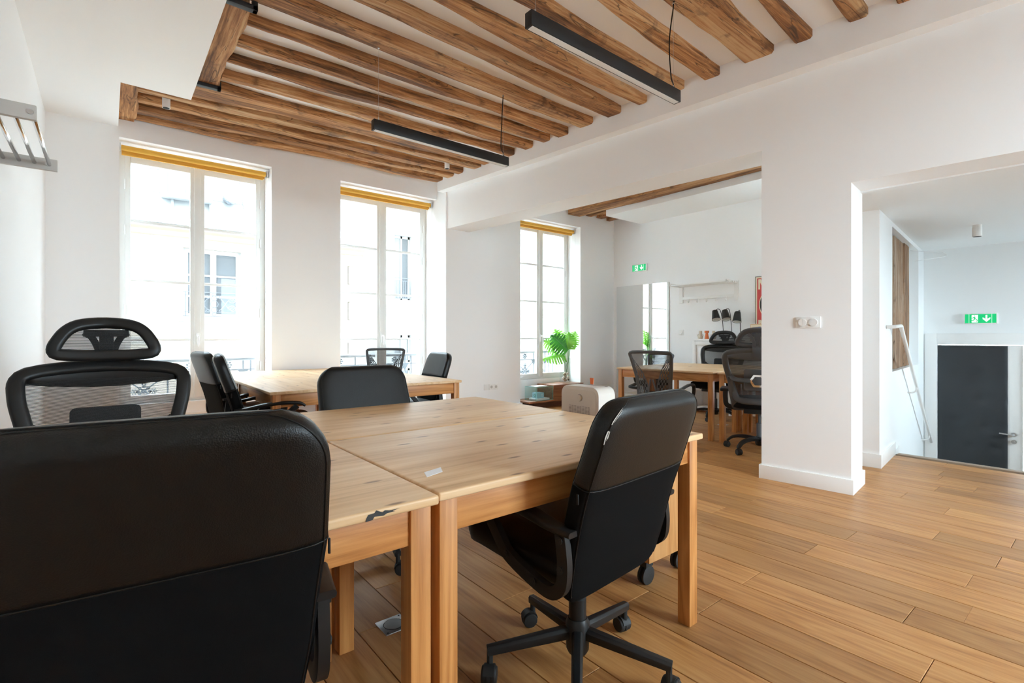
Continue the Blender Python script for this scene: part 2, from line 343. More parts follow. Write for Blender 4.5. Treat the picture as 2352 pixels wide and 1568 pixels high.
hc = MB(); hc.xbox(0.30, 4.4, -4.0, -0.52, 2.165, 2.30, LF); hc.xbox(0.30, 1.05, -0.52, -0.15, 2.165, 3.45, LF); struct(hc.build('ceiling_hall', 'hall_paint'))
# ceilings
cb = MB(); cb.add([(-1.1,6.7,3.235),(3.75,6.7,3.235),(3.75,4.2,3.235),(-1.1,4.2,3.235),(-1.1,-2.7,3.36),(4.9,-2.7,3.36),(4.4,4.2,3.235),
                   (-1.1,6.7,3.5),(3.75,6.7,3.5),(4.4,4.2,3.5),(4.9,-2.7,3.5),(-1.1,-2.7,3.5)], [(0,3,2,1),(3,4,5,6,2),(7,8,9,10,11)])
ceiling = struct(cb.build('ceiling', 'ceiling_paint', fix=False))
S('ceiling_soffit', [(-0.7,0.085,4.95,6.05,3.08,3.4),(-1.05,0.55,-2.5,4.95,3.08,3.4)], 'ceiling_paint')
fc = S('ceiling_far', [(0.2,3.9,-0.52,4.8,3.20,3.45)], 'ceiling_paint', LF)
S('ceiling_far_soffit', [(6.12,7.1,1.7,5.2,3.0,3.25)], 'ceiling_paint')

# joists: (left u, left v far, left v near, right v far, right v near, bottom z)
rj = random.Random(3)
def joist(x0, x1, ya0, yb0, ya1, yb1, z, parent, top=0.16, mt='timber_x', n=30, name='joist'):
    k1, k2, k3 = rj.uniform(0, 9), rj.uniform(0, 9), rj.uniform(0, 9); wdt = abs(yb0 - ya0)
    rings = []
    for i in range(n + 1):
        t = i / n; x = x0 + (x1 - x0) * t
        def wob(k, a): return a * (math.sin(k + 5.1*t*1.7) * 0.5 + math.sin(k*2.3 + 11.3*t) * 0.3 + math.sin(k*3.1 + 23*t) * 0.2 + rj.uniform(-.16, .16))
        yn = yb0 + (yb1 - yb0)*t + wob(k1, 0.022); yf = ya0 + (ya1 - ya0)*t + wob(k2, 0.022); zb = z + wob(k3, 0.009)
        c = 0.012 + 0.006*math.sin(k3 + 9*t)
        if x0 > x1: pass
        rings.append([(x, yn, z+top), (x, yn-.002, zb+c), (x, yn+c*0.8, zb), (x, (yn*2+yf)/3, zb-.002), (x, (yn+2*yf)/3, zb-.001), (x, yf-c*0.8, zb), (x, yf+.002, zb+c), (x, yf, z+top)])
    b = MB().loft(rings)
    return b.build(name, mt, parent, smooth='auto')
def zb(v): return 3.167 if v > 4.2 else 3.167 + (4.2 - v) * 0.0205
JN = [  # x0, far0, near0, far1, near1
 (0.215, 5.99, 5.90, 5.85, 5.73), (0.205, 5.80, 5.675, 5.61, 5.495), (0.195, 5.53, 5.44, 5.40, 5.28), (0.17, 5.29, 5.19, 5.08, 4.97),
 (0.10, 5.085, 4.80, 4.90, 4.765), (0.715, 4.626, 4.53, 4.49, 4.41), (0.70, 4.30, 4.235, 4.215, 4.10), (0.685, 4.03, 3.955, 3.975, 3.86),
 (0.665, 3.72, 3.65, 3.74, 3.635), (-0.4, 3.43, 3.27, 3.475, 3.315), (-0.4, 3.02, 2.87, 3.14, 2.99), (-0.4, 2.72, 2.61, 2.83, 2.72),
 (-0.4, 2.36, 2.24, 2.50, 2.385), (-0.4, 2.02, 1.90, 2.195, 2.075), (-0.4, 1.72, 1.50, 1.905, 1.675), (-0.4, 1.36, 1.27, 1.535, 1.445),
 (-0.4, 1.05, 0.94, 1.20, 1.09), (-0.4, 0.78, 0.70, 0.935, 0.85), (-0.4, 0.42, 0.30, 0.56, 0.44), (-0.4, -0.1, -0.25, 0.05, -0.1)]
for x0, f0, n0, f1, n1 in JN:
    x1 = 3.87 - (0.5*(f1 + n1) - 1.81) * 0.105
    joist(x0, x1, f0, n0, f1, n1, zb(0.5*(f1+n1)), ceiling)
# trimmer beams along the soffit edge
def beam_y(name, x0, x1, y0, y1, z, parent):
    b = joist(y0, y1, -x1, -x0, -x1, -x0, z, parent, 0.2, 'timber_y', 16, name)
    for v_ in b.data.vertices: x, y, z_ = v_.co; v_.co = (-y, x, z_)
    b.data.flip_normals(); return b
beam_y('trimmer_beam', 0.47, 0.70, 3.46, 4.73, 3.158, ceiling)
beam_y('trimmer_beam', 0.0, 0.205, 4.97, 6.0, 3.15, ceiling)
for y in (4.735, 3.445):
    MB().box(0.44, 0.735, y-0.022, y+0.022, 3.128, 3.16).box(0.705, 0.735, y-0.022, y+0.022, 3.128, 3.20).build('iron_strap', 'strap_iron', ceiling, bevel=0.004)
# far room beams
def beam_far(x0, x1, y0, y1, z, name='beam'):
    return beam_y(name, x0, x1, y0, y1, z, fc)
beam_far(5.84, 6.09, 1.8, 5.75, 3.085); beam_far(6.25, 6.36, 4.6, 5.75, 3.125); beam_far(6.50, 6.62, 4.6, 5.75, 3.13); beam_far(6.77, 6.86, 4.6, 5.75, 3.13)
# baseboards
S('baseboard_pillar', [(-0.016,0.376,-0.606,0.016,0,0.105)], 'trim_white', LF, 0.003)
S('baseboard_pier', [(3.52,4.865,5.755,5.80,0,0.105),(6.125,7.0,5.755,5.80,0,0.105)], 'trim_white', None, 0.003)
S('baseboard_stub', [(0.985,1.045,-0.612,-0.21,0,0.115),(1.045,1.72,-0.612,-0.59,0,0.115),(1.72,1.95,-0.612,-0.59,-0.08,0.045)], 'trim_white', LF, 0.003)
S('baseboard_far', [(6.982,7.0,1.68,5.75,0,0.105)], 'trim_white', None, 0.003)

# floor: a slab and oak planks laid along the room
floor = S('floor', [(-1.1,5.78,-2.7,6.7,-0.2,-0.014),(5.78,7.2,1.64,6.5,-0.2,-0.014)], 'nosing')
MB().box(5.74, 5.815, -1.75, 1.375, -0.05, 0.004).build('nosing_strip', 'nosing', floor, bevel=0.004)
joints = {2:[.421], 3:[1.087], 4:[.552], 5:[.406, 1.591], 6:[1.043], 7:[.457, 1.644], 8:[.972], 9:[.405], 10:[.676], 11:[.392], -2:[1.646], -4:[2.071]}
rp = random.Random(11); plank_meshes = {}
def plank(u0, u1, v0, v1):
    L = v1 - v0; g = 0.0012
    key = (round(u1-u0, 3), round(L, 2))
    if key not in plank_meshes:
        b = MB(); W = (u1-u0)/2 - g; H = L/2 - g
        b.add([(-W,-H,-.014),(W,-H,-.014),(W,H,-.014),(-W,H,-.014),(-W,-H,-.0015),(W,-H,-.0015),(W,H,-.0015),(-W,H,-.0015),(-W+.0015,-H+.0015,0),(W-.0015,-H+.0015,0),(W-.0015,H-.0015,0),(-W+.0015,H-.0015,0)],
              [(0,1,5,4),(1,2,6,5),(2,3,7,6),(3,0,4,7),(4,5,9,8),(5,6,10,9),(6,7,11,10),(7,4,8,11),(8,9,10,11)])
        o = b.build('plank', 'oak_plank', floor); plank_meshes[key] = o.data
    else:
        o = bpy.data.objects.new('plank', plank_meshes[key]); col.objects.link(o); o.parent = floor
    o.location = ((u0+u1)/2, (v0+v1)/2, 0)
for r in range(-13, 30):
    u0 = 1.644 + 0.1835*r; u1 = u0 + 0.1835
    if u0 > 6.9: break
    lo, hi = (-2.4, 6.3) if u1 < 3.6 else (-1.75, 6.05)
    if u1 > 5.80: lo = 1.64
    u1 = min(u1, 7.0); u0 = max(u0, -0.86)
    js = sorted(joints.get(r, [round(rp.uniform(-0.6, 1.2), 2)]))
    while js[-1] < hi - 1.2: js.append(js[-1] + (1.19 if rp.random() < .3 else 1.9))
    while js[0] > lo + 1.0: js.insert(0, js[0] - 1.9)
    js = [j for j in js if lo + 0.15 < j < hi - 0.15]
    e = [lo] + js + [hi]
    for a_, b_ in zip(e, e[1:]): plank(u0, u1, a_, b_)
# stairs and lower landing
st = MB()
for k in range(5): st.box(5.80 + 0.30*k, 5.80 + 0.30*(k+1) + 0.02, -1.75, 1.45, -1.1, -0.2*(k+1) + 0.0)
st.box(5.8, 8.1, -1.9, 1.75, -1.25, -1.05)
struct(st.build('floor_stair', 'nosing'))

# ------------------------------------------------------------------ windows
def window(idx, u0, u1, v, top, handle=True):
    um = (u0+u1)/2
    wd = bpy.data.objects.new('window_%d' % idx, None); col.objects.link(wd); wd.location = (um, v, 0.42); wd['kind'] = 'structure'
    W = (u1-u0)/2; z1 = top - 0.42
    def B(*a): return MB().box(*a)
    fr = MB().box(-W,-W+.05,-.03,.06,0,z1).box(W-.05,W,-.03,.06,0,z1).box(-W+.05,W-.05,-.03,.06,0,.03).box(-W+.05,W-.05,-.03,.06,z1-.06,z1)
    fr.build('frame', 'frame_white', wd, bevel=0.003)
    zs = [0.085, 0.652, 1.252, 1.845, 2.425 if top > 2.95 else 2.37]
    for s in (-1, 1):
        a, b = sorted((s*(W-.05), s*0.004)); ga, gb = sorted((s*(W-.095), s*0.066))
        sh = MB().box(a, ga, -.035, .02, .03, z1-.06).box(gb, b, -.035, .02, .03, z1-.06).box(ga, gb, -.035, .02, .03, zs[0]).box(ga, gb, -.035, .02, zs[4], z1-.06)
        so = sh.build('sash', 'frame_white', wd, bevel=0.004)
        for k in range(3):
            z = zs[k+1]
            MB().prism([(-.030, z), (-.022, z-.014), (.012, z-.014), (.018, z), (.012, z+.014), (-.022, z+.014)], ga-.006, gb+.006, 'x').build('glazing_bar', 'frame_white', so)
        e = [zs[0], zs[1]-.012, zs[1]+.012, zs[2]-.012, zs[2]+.012, zs[3]-.012, zs[3]+.012, zs[4]]
        for k in range(4): B(ga, gb, -.004, .002, e[2*k], e[2*k+1]).build('pane', 'pane_glass', so)
        for z in (0.35, 0.95, 1.75, 2.2): MB().lathe([(.008, z-.05), (.008, z+.05)], 8, (s*(W-.048), -.04, 0)).build('hinge', 'plastic_white', wd, smooth='auto')
    B(-.032, .032, -.052, -.035, .03, z1-.065).build('meeting_stile', 'frame_white', wd, bevel=0.006)
    if handle:
        h = MB().box(-.014, .014, -.062, -.052, .60, .72).build('handle', 'plastic_white', wd, bevel=0.004)
        MB().tube(spline([(0,-.062,.69),(0,-.10,.69),(.004,-.108,.66),(.006,-.108,.57)], 4), .009, 8).build('lever', 'plastic_white', h, smooth=True)
    B(-W, W, -.045, .0, -.02, 0.0).build('sill', 'trim_white', wd, bevel=0.003)
    return wd
window(1, 0.093, 1.425, 6.345, 2.985); window(2, 2.194, 3.533, 6.345, 2.985); window(3, 4.849, 6.14, 6.095, 2.92)
def added_window(idx, x0, x1, y, z0, z1):  # unseen windows, added to let more daylight into the rooms
    wd = bpy.data.objects.new('window_%d' % idx, None); col.objects.link(wd); wd.location = ((x0+x1)/2, y, z0); wd['kind'] = 'structure'
    W = (x1-x0)/2; h = z1-z0
    MB().box(-W,-W+.06,-.04,.04,0,h).box(W-.06,W,-.04,.04,0,h).box(-W,W,-.04,.04,0,.06).box(-W,W,-.04,.04,h-.06,h).box(-.03,.03,-.04,.04,0,h).build('frame', 'frame_white', wd, bevel=0.003)
    for s in (-1, 1):
        a, b = sorted((s*(W-.06), s*.03)); MB().box(a, b, -.003, .003, .06, h-.06).build('pane', 'pane_glass', wd)
    return wd
added_window(4, 2.3, 3.8, -2.5, 0.5, 2.7); added_window(5, 6.2, 7.6, -1.82, 0.8, 1.9)  # added daylight openings: behind the camera and in the stair hall

wd = added_window(6, -0.55, 0.55, 0, 0.4, 2.8); wd.location = (7.08, 2.25, 0.4); wd.rotation_euler = (0, 0, R(90))  # added too, in the hidden stretch of the far wall, to brighten that room
# door at the foot of the stair
dr = bpy.data.objects.new('door_1', None); col.objects.link(dr); dr.location = (7.95, 1.1, -1.05); dr['kind'] = 'structure'; dr['label'] = 'grey padded door with a white edge strip at the foot of the stair'
MB().box(-.025,.0,.395,.51,0,2.19).box(-.025,.0,-.46,.395,2.055,2.19).box(-.025,0,-.46,-.385,0,2.055).build('frame', 'trim_white', dr, bevel=0.004)
MB().box(.012,.05,-.345,.392,.01,2.05).build('leaf', 'trim_white', dr, bevel=0.003)
pd_ = MB(); ny, nz = 26, 60
bt = [(0.1,0.85),(-0.12,0.86),(0.2,1.15),(-0.05,1.10),(-0.2,1.12),(0.15,0.5),(0.0,1.42),(-.22,1.42),(.22,1.74),(0.02,1.74),(-.2,1.70)]
grid = []
for i in range(nz+1):
    for j in range(ny+1):
        y = -0.225 + 0.615*j/ny; z = 0.012 + 2.03*i/nz
        x = -0.014 + sum(0.012*math.exp(-((y-a)**2 + (z-b)**2)/0.0016) for a, b in bt) + (0.012 if j in (0, ny) or i in (0, nz) else 0) - 0.004*math.sin(y*9+z*3)
        grid.append((x, y, z))
pd_.add(grid, [(i*(ny+1)+j, i*(ny+1)+j+1, (i+1)*(ny+1)+j+1, (i+1)*(ny+1)+j) for i in range(nz) for j in range(ny)])
pd_.build('padded_panel', 'door_pad', dr, smooth=True)
h = MB().lathe([(.024,-.02),(.024,.012)], 16, (0,-.275,1.045), 'x').build('handle', 'steel', dr, smooth='auto')
MB().tube(spline([(-.02,-.275,1.045),(-.05,-.275,1.045),(-.058,-.25,1.046),(-.055,-.16,1.052)], 5), .008, 8).build('lever', 'steel', h, smooth=True)
MB().lathe([(.024,-.008),(.024,.012)], 16, (0,-.275,.965), 'x').lathe([(.009,-.014),(.009,0)], 10, (0,-.275,.965), 'x').build('lock', 'steel', dr, smooth='auto')

# old timber studs in the stair wall
NT = LF @ Matrix.Translation((2.4, -0.50, 0.78))
xs = [-0.77, -0.62, -0.50, -0.10, 0.16, 0.46, 0.72]
for i, (a, b) in enumerate([(-.765,-.62),(-.60,-.36),(-.34,-.02),(0.0,0.30),(0.32,0.70)]):
    rg = []
    for k in range(15):
        t = k/14; z = t*1.325*(0.985 + .006*i); q = 0.015*math.sin(i*2+7*t) + rj.uniform(-.006,.006); dd = -.045 - .012*((i*37) % 5)/4
        rg.append([(a+q, .0, z), (a+q, dd+.012, z), (a+.014+q, dd, z), ((a+b)/2+q*.5, dd-.004*math.sin(9*t+i), z), (b-.014-q*.6, dd+.002, z), (b-q*.6, dd+.014, z), (b-q*.6, .0, z)])
    MB().loft(rg).xf(NT).build('stud', 'timber_z', wst, smooth='auto')
# handrail
hr = thing('handrail', 'white tube handrail sloping down along the stair wall', 'handrail', LF @ Vector((1.3, -0.6, 0)), 6)
MB().tube(spline([(0.02,.0,1.185),(0.02,-.05,1.187),(.05,-.07,1.19),(.22,-.072,1.195),(.27,-.072,1.185),(.33,-.072,1.14),(1.28,-.072,.58),(2.60,-.072,-.20)], 6), .016, 10).build('rail', 'plastic_white', hr, smooth=True)
for x, z in ((1.28, .58), (2.4, -.08)):
    MB().tube(spline([(x,-.072,z-.01),(x,-.065,z-.05),(x,-.03,z-.07),(x,.002,z-.07)], 5), .009, 8).build('bracket', 'plastic_white', hr, smooth=True)
# ------------------------------------------------------------------ outside: street, balcony railings, houses opposite
S('ground_street', [(-80, 80, -80, 80, -4.4, -4.0)], 'asphalt')
S('wall_added_floors', [(-24, 24, -2.6, 6.6, 3.5, 21.0)], 'facade_cream')  # unseen upper storeys, added to cut the sky light on the houses opposite
def railing(u0, u1, v, label, xs, last):
    t = thing('balcony_railing', label, 'railing', ((u0+u1)/2, v, 0.30), 0, 'balcony railings outside the windows')
    W = (u1-u0)/2
    MB().prism([(-.035,.52),(-.038,.55),(-.02,.565),(.02,.565),(.038,.55),(.035,.52)], -W, W, 'x').build('handrail', 'rail_wood', t)
    MB().box(-W, W, -.010, .010, .405, .420).build('upper_bar', 'rail_iron', t)
    MB().box(-W, W, -.012, .012, .02, .036).build('lower_bar', 'rail_iron', t)
    def ros(x, z, r, n=8):
        b = MB(); b.lathe([(r*.34, -.012), (r*.34, .012)], 12, (x, 0, z), 'y')
        for k in range(n):
            a = 2*math.pi*k/n; b.lathe([(r*.24, -.009), (r*.24, .009)], 8, (x + r*.68*math.cos(a), 0, z + r*.68*math.sin(a)), 'y')
        b.build('rosette', 'rail_iron', t)
    for x in xs:
        MB().box(x-.008, x+.008, -.008, .008, .036, .52).build('post', 'rail_iron', t)
        MB().prism([(x-.055,.405),(x+.055,.405),(x+.035,.375),(x+.012,.335),(x-.012,.335),(x-.035,.375)], -.01, .01, 'y').build('capital', 'rail_iron', t)
        MB().prism([(x-.055,.036),(x+.055,.036),(x+.03,.07),(x-.03,.07)], -.01, .01, 'y').build('foot', 'rail_iron', t)
    for a, b in zip(xs, xs[1:]):
        m_ = (a+b)/2
        MB().bar((a,0,.39), (b,0,.05), .012, .014).build('diagonal', 'rail_iron', t); MB().bar((b,0,.39), (a,0,.05), .012, .014).build('diagonal', 'rail_iron', t)
        ros(m_, .215, .075); ros(m_, .315, .042, 6); ros(m_, .115, .042, 6); ros(m_-.085, .215, .034, 6); ros(m_+.085, .215, .034, 6)
        ros(m_, .47, .05, 7)
    for x in last: MB().box(x-.008, x+.008, -.008, .008, .036, .52).build('post', 'rail_iron', t)
    return t
railing(0.0, 1.52, 6.63, 'grey iron balcony railing outside the window nearest the left wall', [-.66,-.24,.18,.50], [.58,.68])
railing(2.1, 3.63, 6.63, 'grey iron balcony railing outside the middle window', [-.66,-.24,.18,.50], [.60,.70])
railing(4.75, 6.24, 6.42, 'grey iron balcony railing outside the window with the monstera', [-.62,-.22,.18,.44], [.53,.62])

ob = thing('opposite_house', 'cream house with zinc roof seen across the street', 'building', (0, 13, -4))
def C(b, name, mt, parent=None, **kw): return b.build(name, mt, parent or ob, **kw)
C(MB().box(-9,1.30,0,.4,0,7.4).box(2.44,5.0,0,.4,0,7.4).box(1.30,2.44,0,.4,0,5.55).box(1.30,2.44,0,.4,7.05,7.4), 'wall', 'facade_cream')
C(MB().prism([(0.0,7.25),(-.05,7.27),(-.10,7.36),(-.20,7.40),(-.20,7.48),(.1,7.48),(.1,7.25)], -9, 5.36, 'x'), 'cornice', 'cornice')
C(MB().prism([(-.28,7.48),(-.30,7.62),(-.26,7.66),(.1,7.66),(.1,7.48)], -9, 5.40, 'x'), 'gutter', 'gutter_lead')
for k in range(9):
    z = 3.2 + 0.47*k; C(MB().box(4.96 if k % 2 else 4.86, 5.37, -.015, .39, z, z+.455), 'quoin', 'quoin')
C(MB().box(4.95,5.37,0,.39,0,7.3), 'corner_wall', 'quoin')
C(MB().box(-9,5.30,-.06,0,5.03,5.11).box(-9,5.30,-.03,0,4.94,5.03), 'string_course', 'stone_band')
rs = lambda z: -.05 + (z-7.62)*0.62
C(MB().add([(-9,rs(7.62),7.62),(4.9,rs(7.62),7.62),(3.9,rs(10.8),10.8),(-9,rs(10.8),10.8),(-9,4,7.62),(5.36,4,7.62)], [(0,1,2,3),(0,3,4),(1,5,2)]), 'roof', 'zinc', fix=False)
for k in range(12):
    u = -3.2 + 0.72*k
    zt = 10.8 if u < 3.7 else 9.2
    MB().bar((u, rs(7.66)-.02, 7.66), (u-.02, rs(zt)-.02, zt), .05, .05).build('roof_seam', 'zinc', ob)
for k, z in enumerate((8.25, 8.85, 9.45, 10.05)):
    MB().bar((-8, rs(z)-.006, z), (4.2, rs(z)-.006, z), .012, .02).build('roof_lap', 'zinc', ob)
for u, z in ((2.25, 8.34), (-.6, 8.5), (4.62, 8.36)):
    b = MB(); b.lathe([(0.14,-.30),(0.14,.0)], 16, (u, rs(z)-.02, z), 'y')
    C(b, 'roof_vent', 'gutter_lead', smooth='auto')
# dormer
dm = C(MB().box(.92,1.86,.05,2.2,8.12,8.20).box(.92,1.02,.05,2.2,8.2,9.5).box(1.76,1.86,.05,2.2,8.2,9.5).box(.84,1.94,-.02,2.3,9.5,9.66).box(1.36,1.42,.07,.14,8.2,9.5), 'dormer', 'facade_white', bevel=0.01)
MB().box(1.02,1.36,.10,.13,8.2,9.5).build('pane', 'curtain', dm); MB().box(1.42,1.76,.10,.13,8.2,9.5).build('pane', 'curtain', dm)
# window with scrolled guard
wn = C(MB().box(1.30,2.44,.10,.2,5.55,5.62).box(1.30,1.40,.10,.2,5.62,7.05).box(2.34,2.44,.10,.2,5.62,7.05).box(1.40,2.34,.10,.2,6.96,7.05).box(1.82,1.94,.09,.2,5.62,6.96).box(1.40,2.34,.10,.2,6.45,6.49).box(1.40,2.34,.10,.2,5.98,6.02), 'window', 'facade_white')
for a, b in ((1.40,1.82),(1.94,2.34)):
    for z0, z1 in ((5.62,5.98),(6.02,6.45),(6.49,6.96)): MB().box(a,b,.14,.16,z0,z1).build('pane', 'opposite_pane', wn)
C(MB().box(1.2,2.58,-.08,.1,5.44,5.52).box(1.24,2.52,-.04,.1,5.38,5.44), 'window_sill', 'stone_band')
gd = C(MB().box(1.28,2.46,-.06,-.045,6.08,6.095).box(1.32,2.42,-.06,-.045,6.01,6.02).box(1.32,2.42,-.06,-.045,5.64,5.65).box(1.28,2.46,-.06,-.045,5.55,5.562).box(1.33,1.345,-.06,-.045,5.55,6.08).box(2.36,2.375,-.06,-.045,5.55,6.08), 'window_guard', 'iron_thin')
def ring(cx, cz, rx, rz, a0=0, a1=360, n=20): return [(cx + rx*math.cos(R(a0+(a1-a0)*k/n)), -.052, cz + rz*math.sin(R(a0+(a1-a0)*k/n))) for k in range(n+1)]
sc = MB()
for cz, r in ((6.05,.035),(5.96,.055),(5.83,.075),(5.70,.055),(5.60,.035)): sc.tube(ring(1.88, cz, r, r), .006, 5)
for s in (-1, 1):
    def sp(cx, cz, r0, turns, st_, dirn):
        return [(1.88 + s*(cx + r0*(1-k/26*.75)*math.cos(st_ + dirn*k/26*turns*6.283)), -.052, cz + r0*(1-k/26*.75)*math.sin(st_ + dirn*k/26*turns*6.283)) for k in range(27)]
    for cx, cz, r0, st_, dn in ((.36,5.94,.085,3.1,1),(.36,5.73,.085,3.1,-1),(.13,5.98,.045,0,1),(.13,5.68,.045,0,-1)): sc.tube(sp(cx, cz, r0, 1.4, st_, dn), .0065, 5)
    sc.tube([(1.88+s*(.09+.38*k/16), -.052, 5.83+.13*math.cos(k/16*6.283*.75)) for k in range(17)], .0065, 5)
    sc.tube([(1.88+s*(.09+.38*k/16), -.052, 5.83-.13*math.cos(k/16*6.283*.75)) for k in range(17)], .0065, 5)
sc.build('scroll', 'iron_thin', gd)
for u, z in ((.80,7.27),(.84,4.9)): C(MB().lathe([(.085,-.01),(.085,.02)], 16, (u,0,z), 'y'), 'wall_vent', 'vent_grey')
C(MB().box(.2,.42,-.05,0,5.42,5.46), 'ledge', 'stone_band')
# awning box on the corner strip
C(MB().lathe([(.09,-3.0),(.09,0)], 12, (4.94,-.12,5.09), 'x'), 'awning_box', 'facade_white', smooth='auto')
C(MB().box(4.95,5.75,.9,1.5,7.4,9.3), 'chimney', 'chimney_brick', bevel=0.02)

wb = thing('white_house', 'white house with shuttered windows set back across the street', 'building', (0, 15.2, -4))
wl = MB().box(5.6,7.35,0,.4,0,14).box(7.95,10.6,0,.4,0,14).box(11.3,16,0,.4,0,14)
for a, b in ((7.35,7.95),(10.6,11.3)): wl.box(a,b,0,.4,0,2.4).box(a,b,0,.4,4.05,4.25).box(a,b,0,.4,5.15,6.32).box(a,b,0,.4,8.45,14)
wl.build('wall', 'facade_white', wb)
MB().box(5.6,16,-.08,0,6.02,6.22).box(5.6,16,-.05,0,5.9,6.02).build('string_course', 'stone_band', wb)
for a, b in ((7.35,7.95),(10.6,11.3)):
    for z0, z1 in ((2.4,4.05),(4.25,5.15),(6.32,8.45)):
        f = MB().box(a,a+.06,.12,.2,z0,z1).box(b-.06,b,.12,.2,z0,z1).box((a+b)/2-.03,(a+b)/2+.03,.12,.2,z0,z1).box(a,b,.12,.2,z1-.08,z1).box(a,b,.12,.2,z0,z0+.06).build('window', 'facade_white', wb)
        MB().box(a+.06,(a+b)/2-.03,.15,.17,z0+.06,z1-.08).build('pane', 'curtain', f); MB().box((a+b)/2+.03,b-.06,.15,.17,z0+.06,z1-.08).build('pane', 'opposite_pane', f)
    g = MB().box(a,b,-.03,-.015,7.03,7.05).box(a,b,-.03,-.015,6.94,6.95).box(a,b,-.03,-.015,6.36,6.375)
    for k in range(9): x = a + (b-a)*k/8; g.box(x-.006,x+.006,-.03,-.018,6.36,6.94)
    g.build('window_guard', 'iron_thin', wb)
MB().tube([(12.2,-.08,0),(12.2,-.08,8.6),(12.6,-.08,9.1),(12.9,-.08,9.2)], .07, 8).build('drain_pipe', 'stone_band', wb, smooth='auto')
# ------------------------------------------------------------------ pine tables
TW, TD, TH_ = 1.165, 0.755, 0.73
def make_table(ax):
    # ax 'x': long side along x
    t = thing('pine_table', 'pine table', 'table', (0,0,0), 0, 'pine work tables')
    L, D = (TW, TD)
    o_ = 'y' if ax == 'x' else 'x'
    def bx(x0,x1,y0,y1,z0,z1):
        return MB().box(x0,x1,y0,y1,z0,z1) if ax == 'x' else MB().box(y0,y1,x0,x1,z0,z1)
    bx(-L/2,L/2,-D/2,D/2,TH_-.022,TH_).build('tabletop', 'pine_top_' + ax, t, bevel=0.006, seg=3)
    l = .052; ox, oy = L/2-.012, D/2-.018
    for sx in (-1, 1):
        for sy in (-1, 1):
            a, b = sorted((sx*ox, sx*(ox-l))); c, d = sorted((sy*oy, sy*(oy-l)))
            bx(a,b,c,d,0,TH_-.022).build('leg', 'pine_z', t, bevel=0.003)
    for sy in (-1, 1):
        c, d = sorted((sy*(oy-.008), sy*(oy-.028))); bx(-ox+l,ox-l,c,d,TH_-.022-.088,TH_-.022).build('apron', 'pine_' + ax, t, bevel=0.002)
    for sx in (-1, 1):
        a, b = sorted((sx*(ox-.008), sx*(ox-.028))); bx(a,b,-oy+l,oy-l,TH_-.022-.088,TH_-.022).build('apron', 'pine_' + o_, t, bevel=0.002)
    return t
tx = make_table('x'); ty = make_table('y')
g1 = 'pine tables of the group in the foreground'; g2 = 'pine tables of the group by the windows'; g3 = 'pine tables in the far room'
t1 = place(tx, (0.612+TW/2, 1.03+TD/2, 0), 0, 'pine table with paper label, chair tucked in, foreground group right front', g1)
t2 = place(copy_tree(tx), (0.612+TW/2, 1.03+TD*1.5+.012, 0), 0, 'pine table of the foreground group, right rear, beside beige box', g1)
t3 = place(copy_tree(tx), (0.608-TW/2-.004, 1.015+TD/2, 0), 0, 'pine table with black paint smear on its edge, foreground group left front', g1)
t4 = place(copy_tree(tx), (0.606-TW/2-.004, 1.02+TD*1.5+.030, 0), 0, 'pine table in front of the headrest mesh chair, foreground group left rear', g1)
w1 = place(ty, (0.845+TD/2, 3.60+TW/2, 0), 0, 'pine table by the windows, left front of its group, two leather chairs at its end', g2)
place(copy_tree(ty), (0.85+TD*1.5, 3.595+TW/2, 0), 0, 'pine table by the windows, right front of its group', g2)
place(copy_tree(ty), (0.845+TD/2, 3.605+TW*1.5, 0), 0, 'pine table against the window wall, left rear of its group', g2)
place(copy_tree(ty), (0.85+TD*1.5, 3.60+TW*1.5, 0), 0, 'pine table against the window wall, right rear of its group', g2)
def yt(c, rz, lab): return place(copy_tree(ty), (c[0], c[1], 0), rz, lab, g3)
yt((4.78+TD/2+.07, 3.95-TW/2, 0), 7, 'pine table in the far room, left front, behind perforated mesh chair')
yt((4.78+TD/2+.07+.155, 3.95-TW*1.5-.03, 0), 7, 'pine table in the far room, right front, beside the pillar')
yt((4.78+TD*1.5+.09, 3.95-TW/2+.09, 0), 7, 'pine table in the far room, left rear')
yt((4.78+TD*1.5+.09+.155, 3.95-TW*1.5+.06, 0), 7, 'pine table in the far room, right rear, near white cabinets')
# marks on the foreground tables
tag(MB().prism([(.655,1.165),(.715,1.185),(.735,1.228),(.672,1.21)], TH_+.0002, TH_+.0012).build('paper_label', 'paper'), 'torn white paper label stuck on the pine tabletop', 'label')
ps = MB(); ps.add([(-.050,0,-.010),(-.034,0,-.009),(-.030,0,-.003),(-.008,0,-.005),(-.002,0,-.002),(.018,0,-.001),(.012,0,.001),(.030,0,.003),(.004,0,.0035),(-.006,0,.006),(-.012,0,.003),(-.026,0,.010),(-.030,0,.005),(-.044,0,.004),(-.048,0,-.003)], [tuple(range(15))])
o = ps.build('paint_smear', 'black_ink', t3); o.location = (TW/2-.13, -TD/2-.0006, TH_-.011)

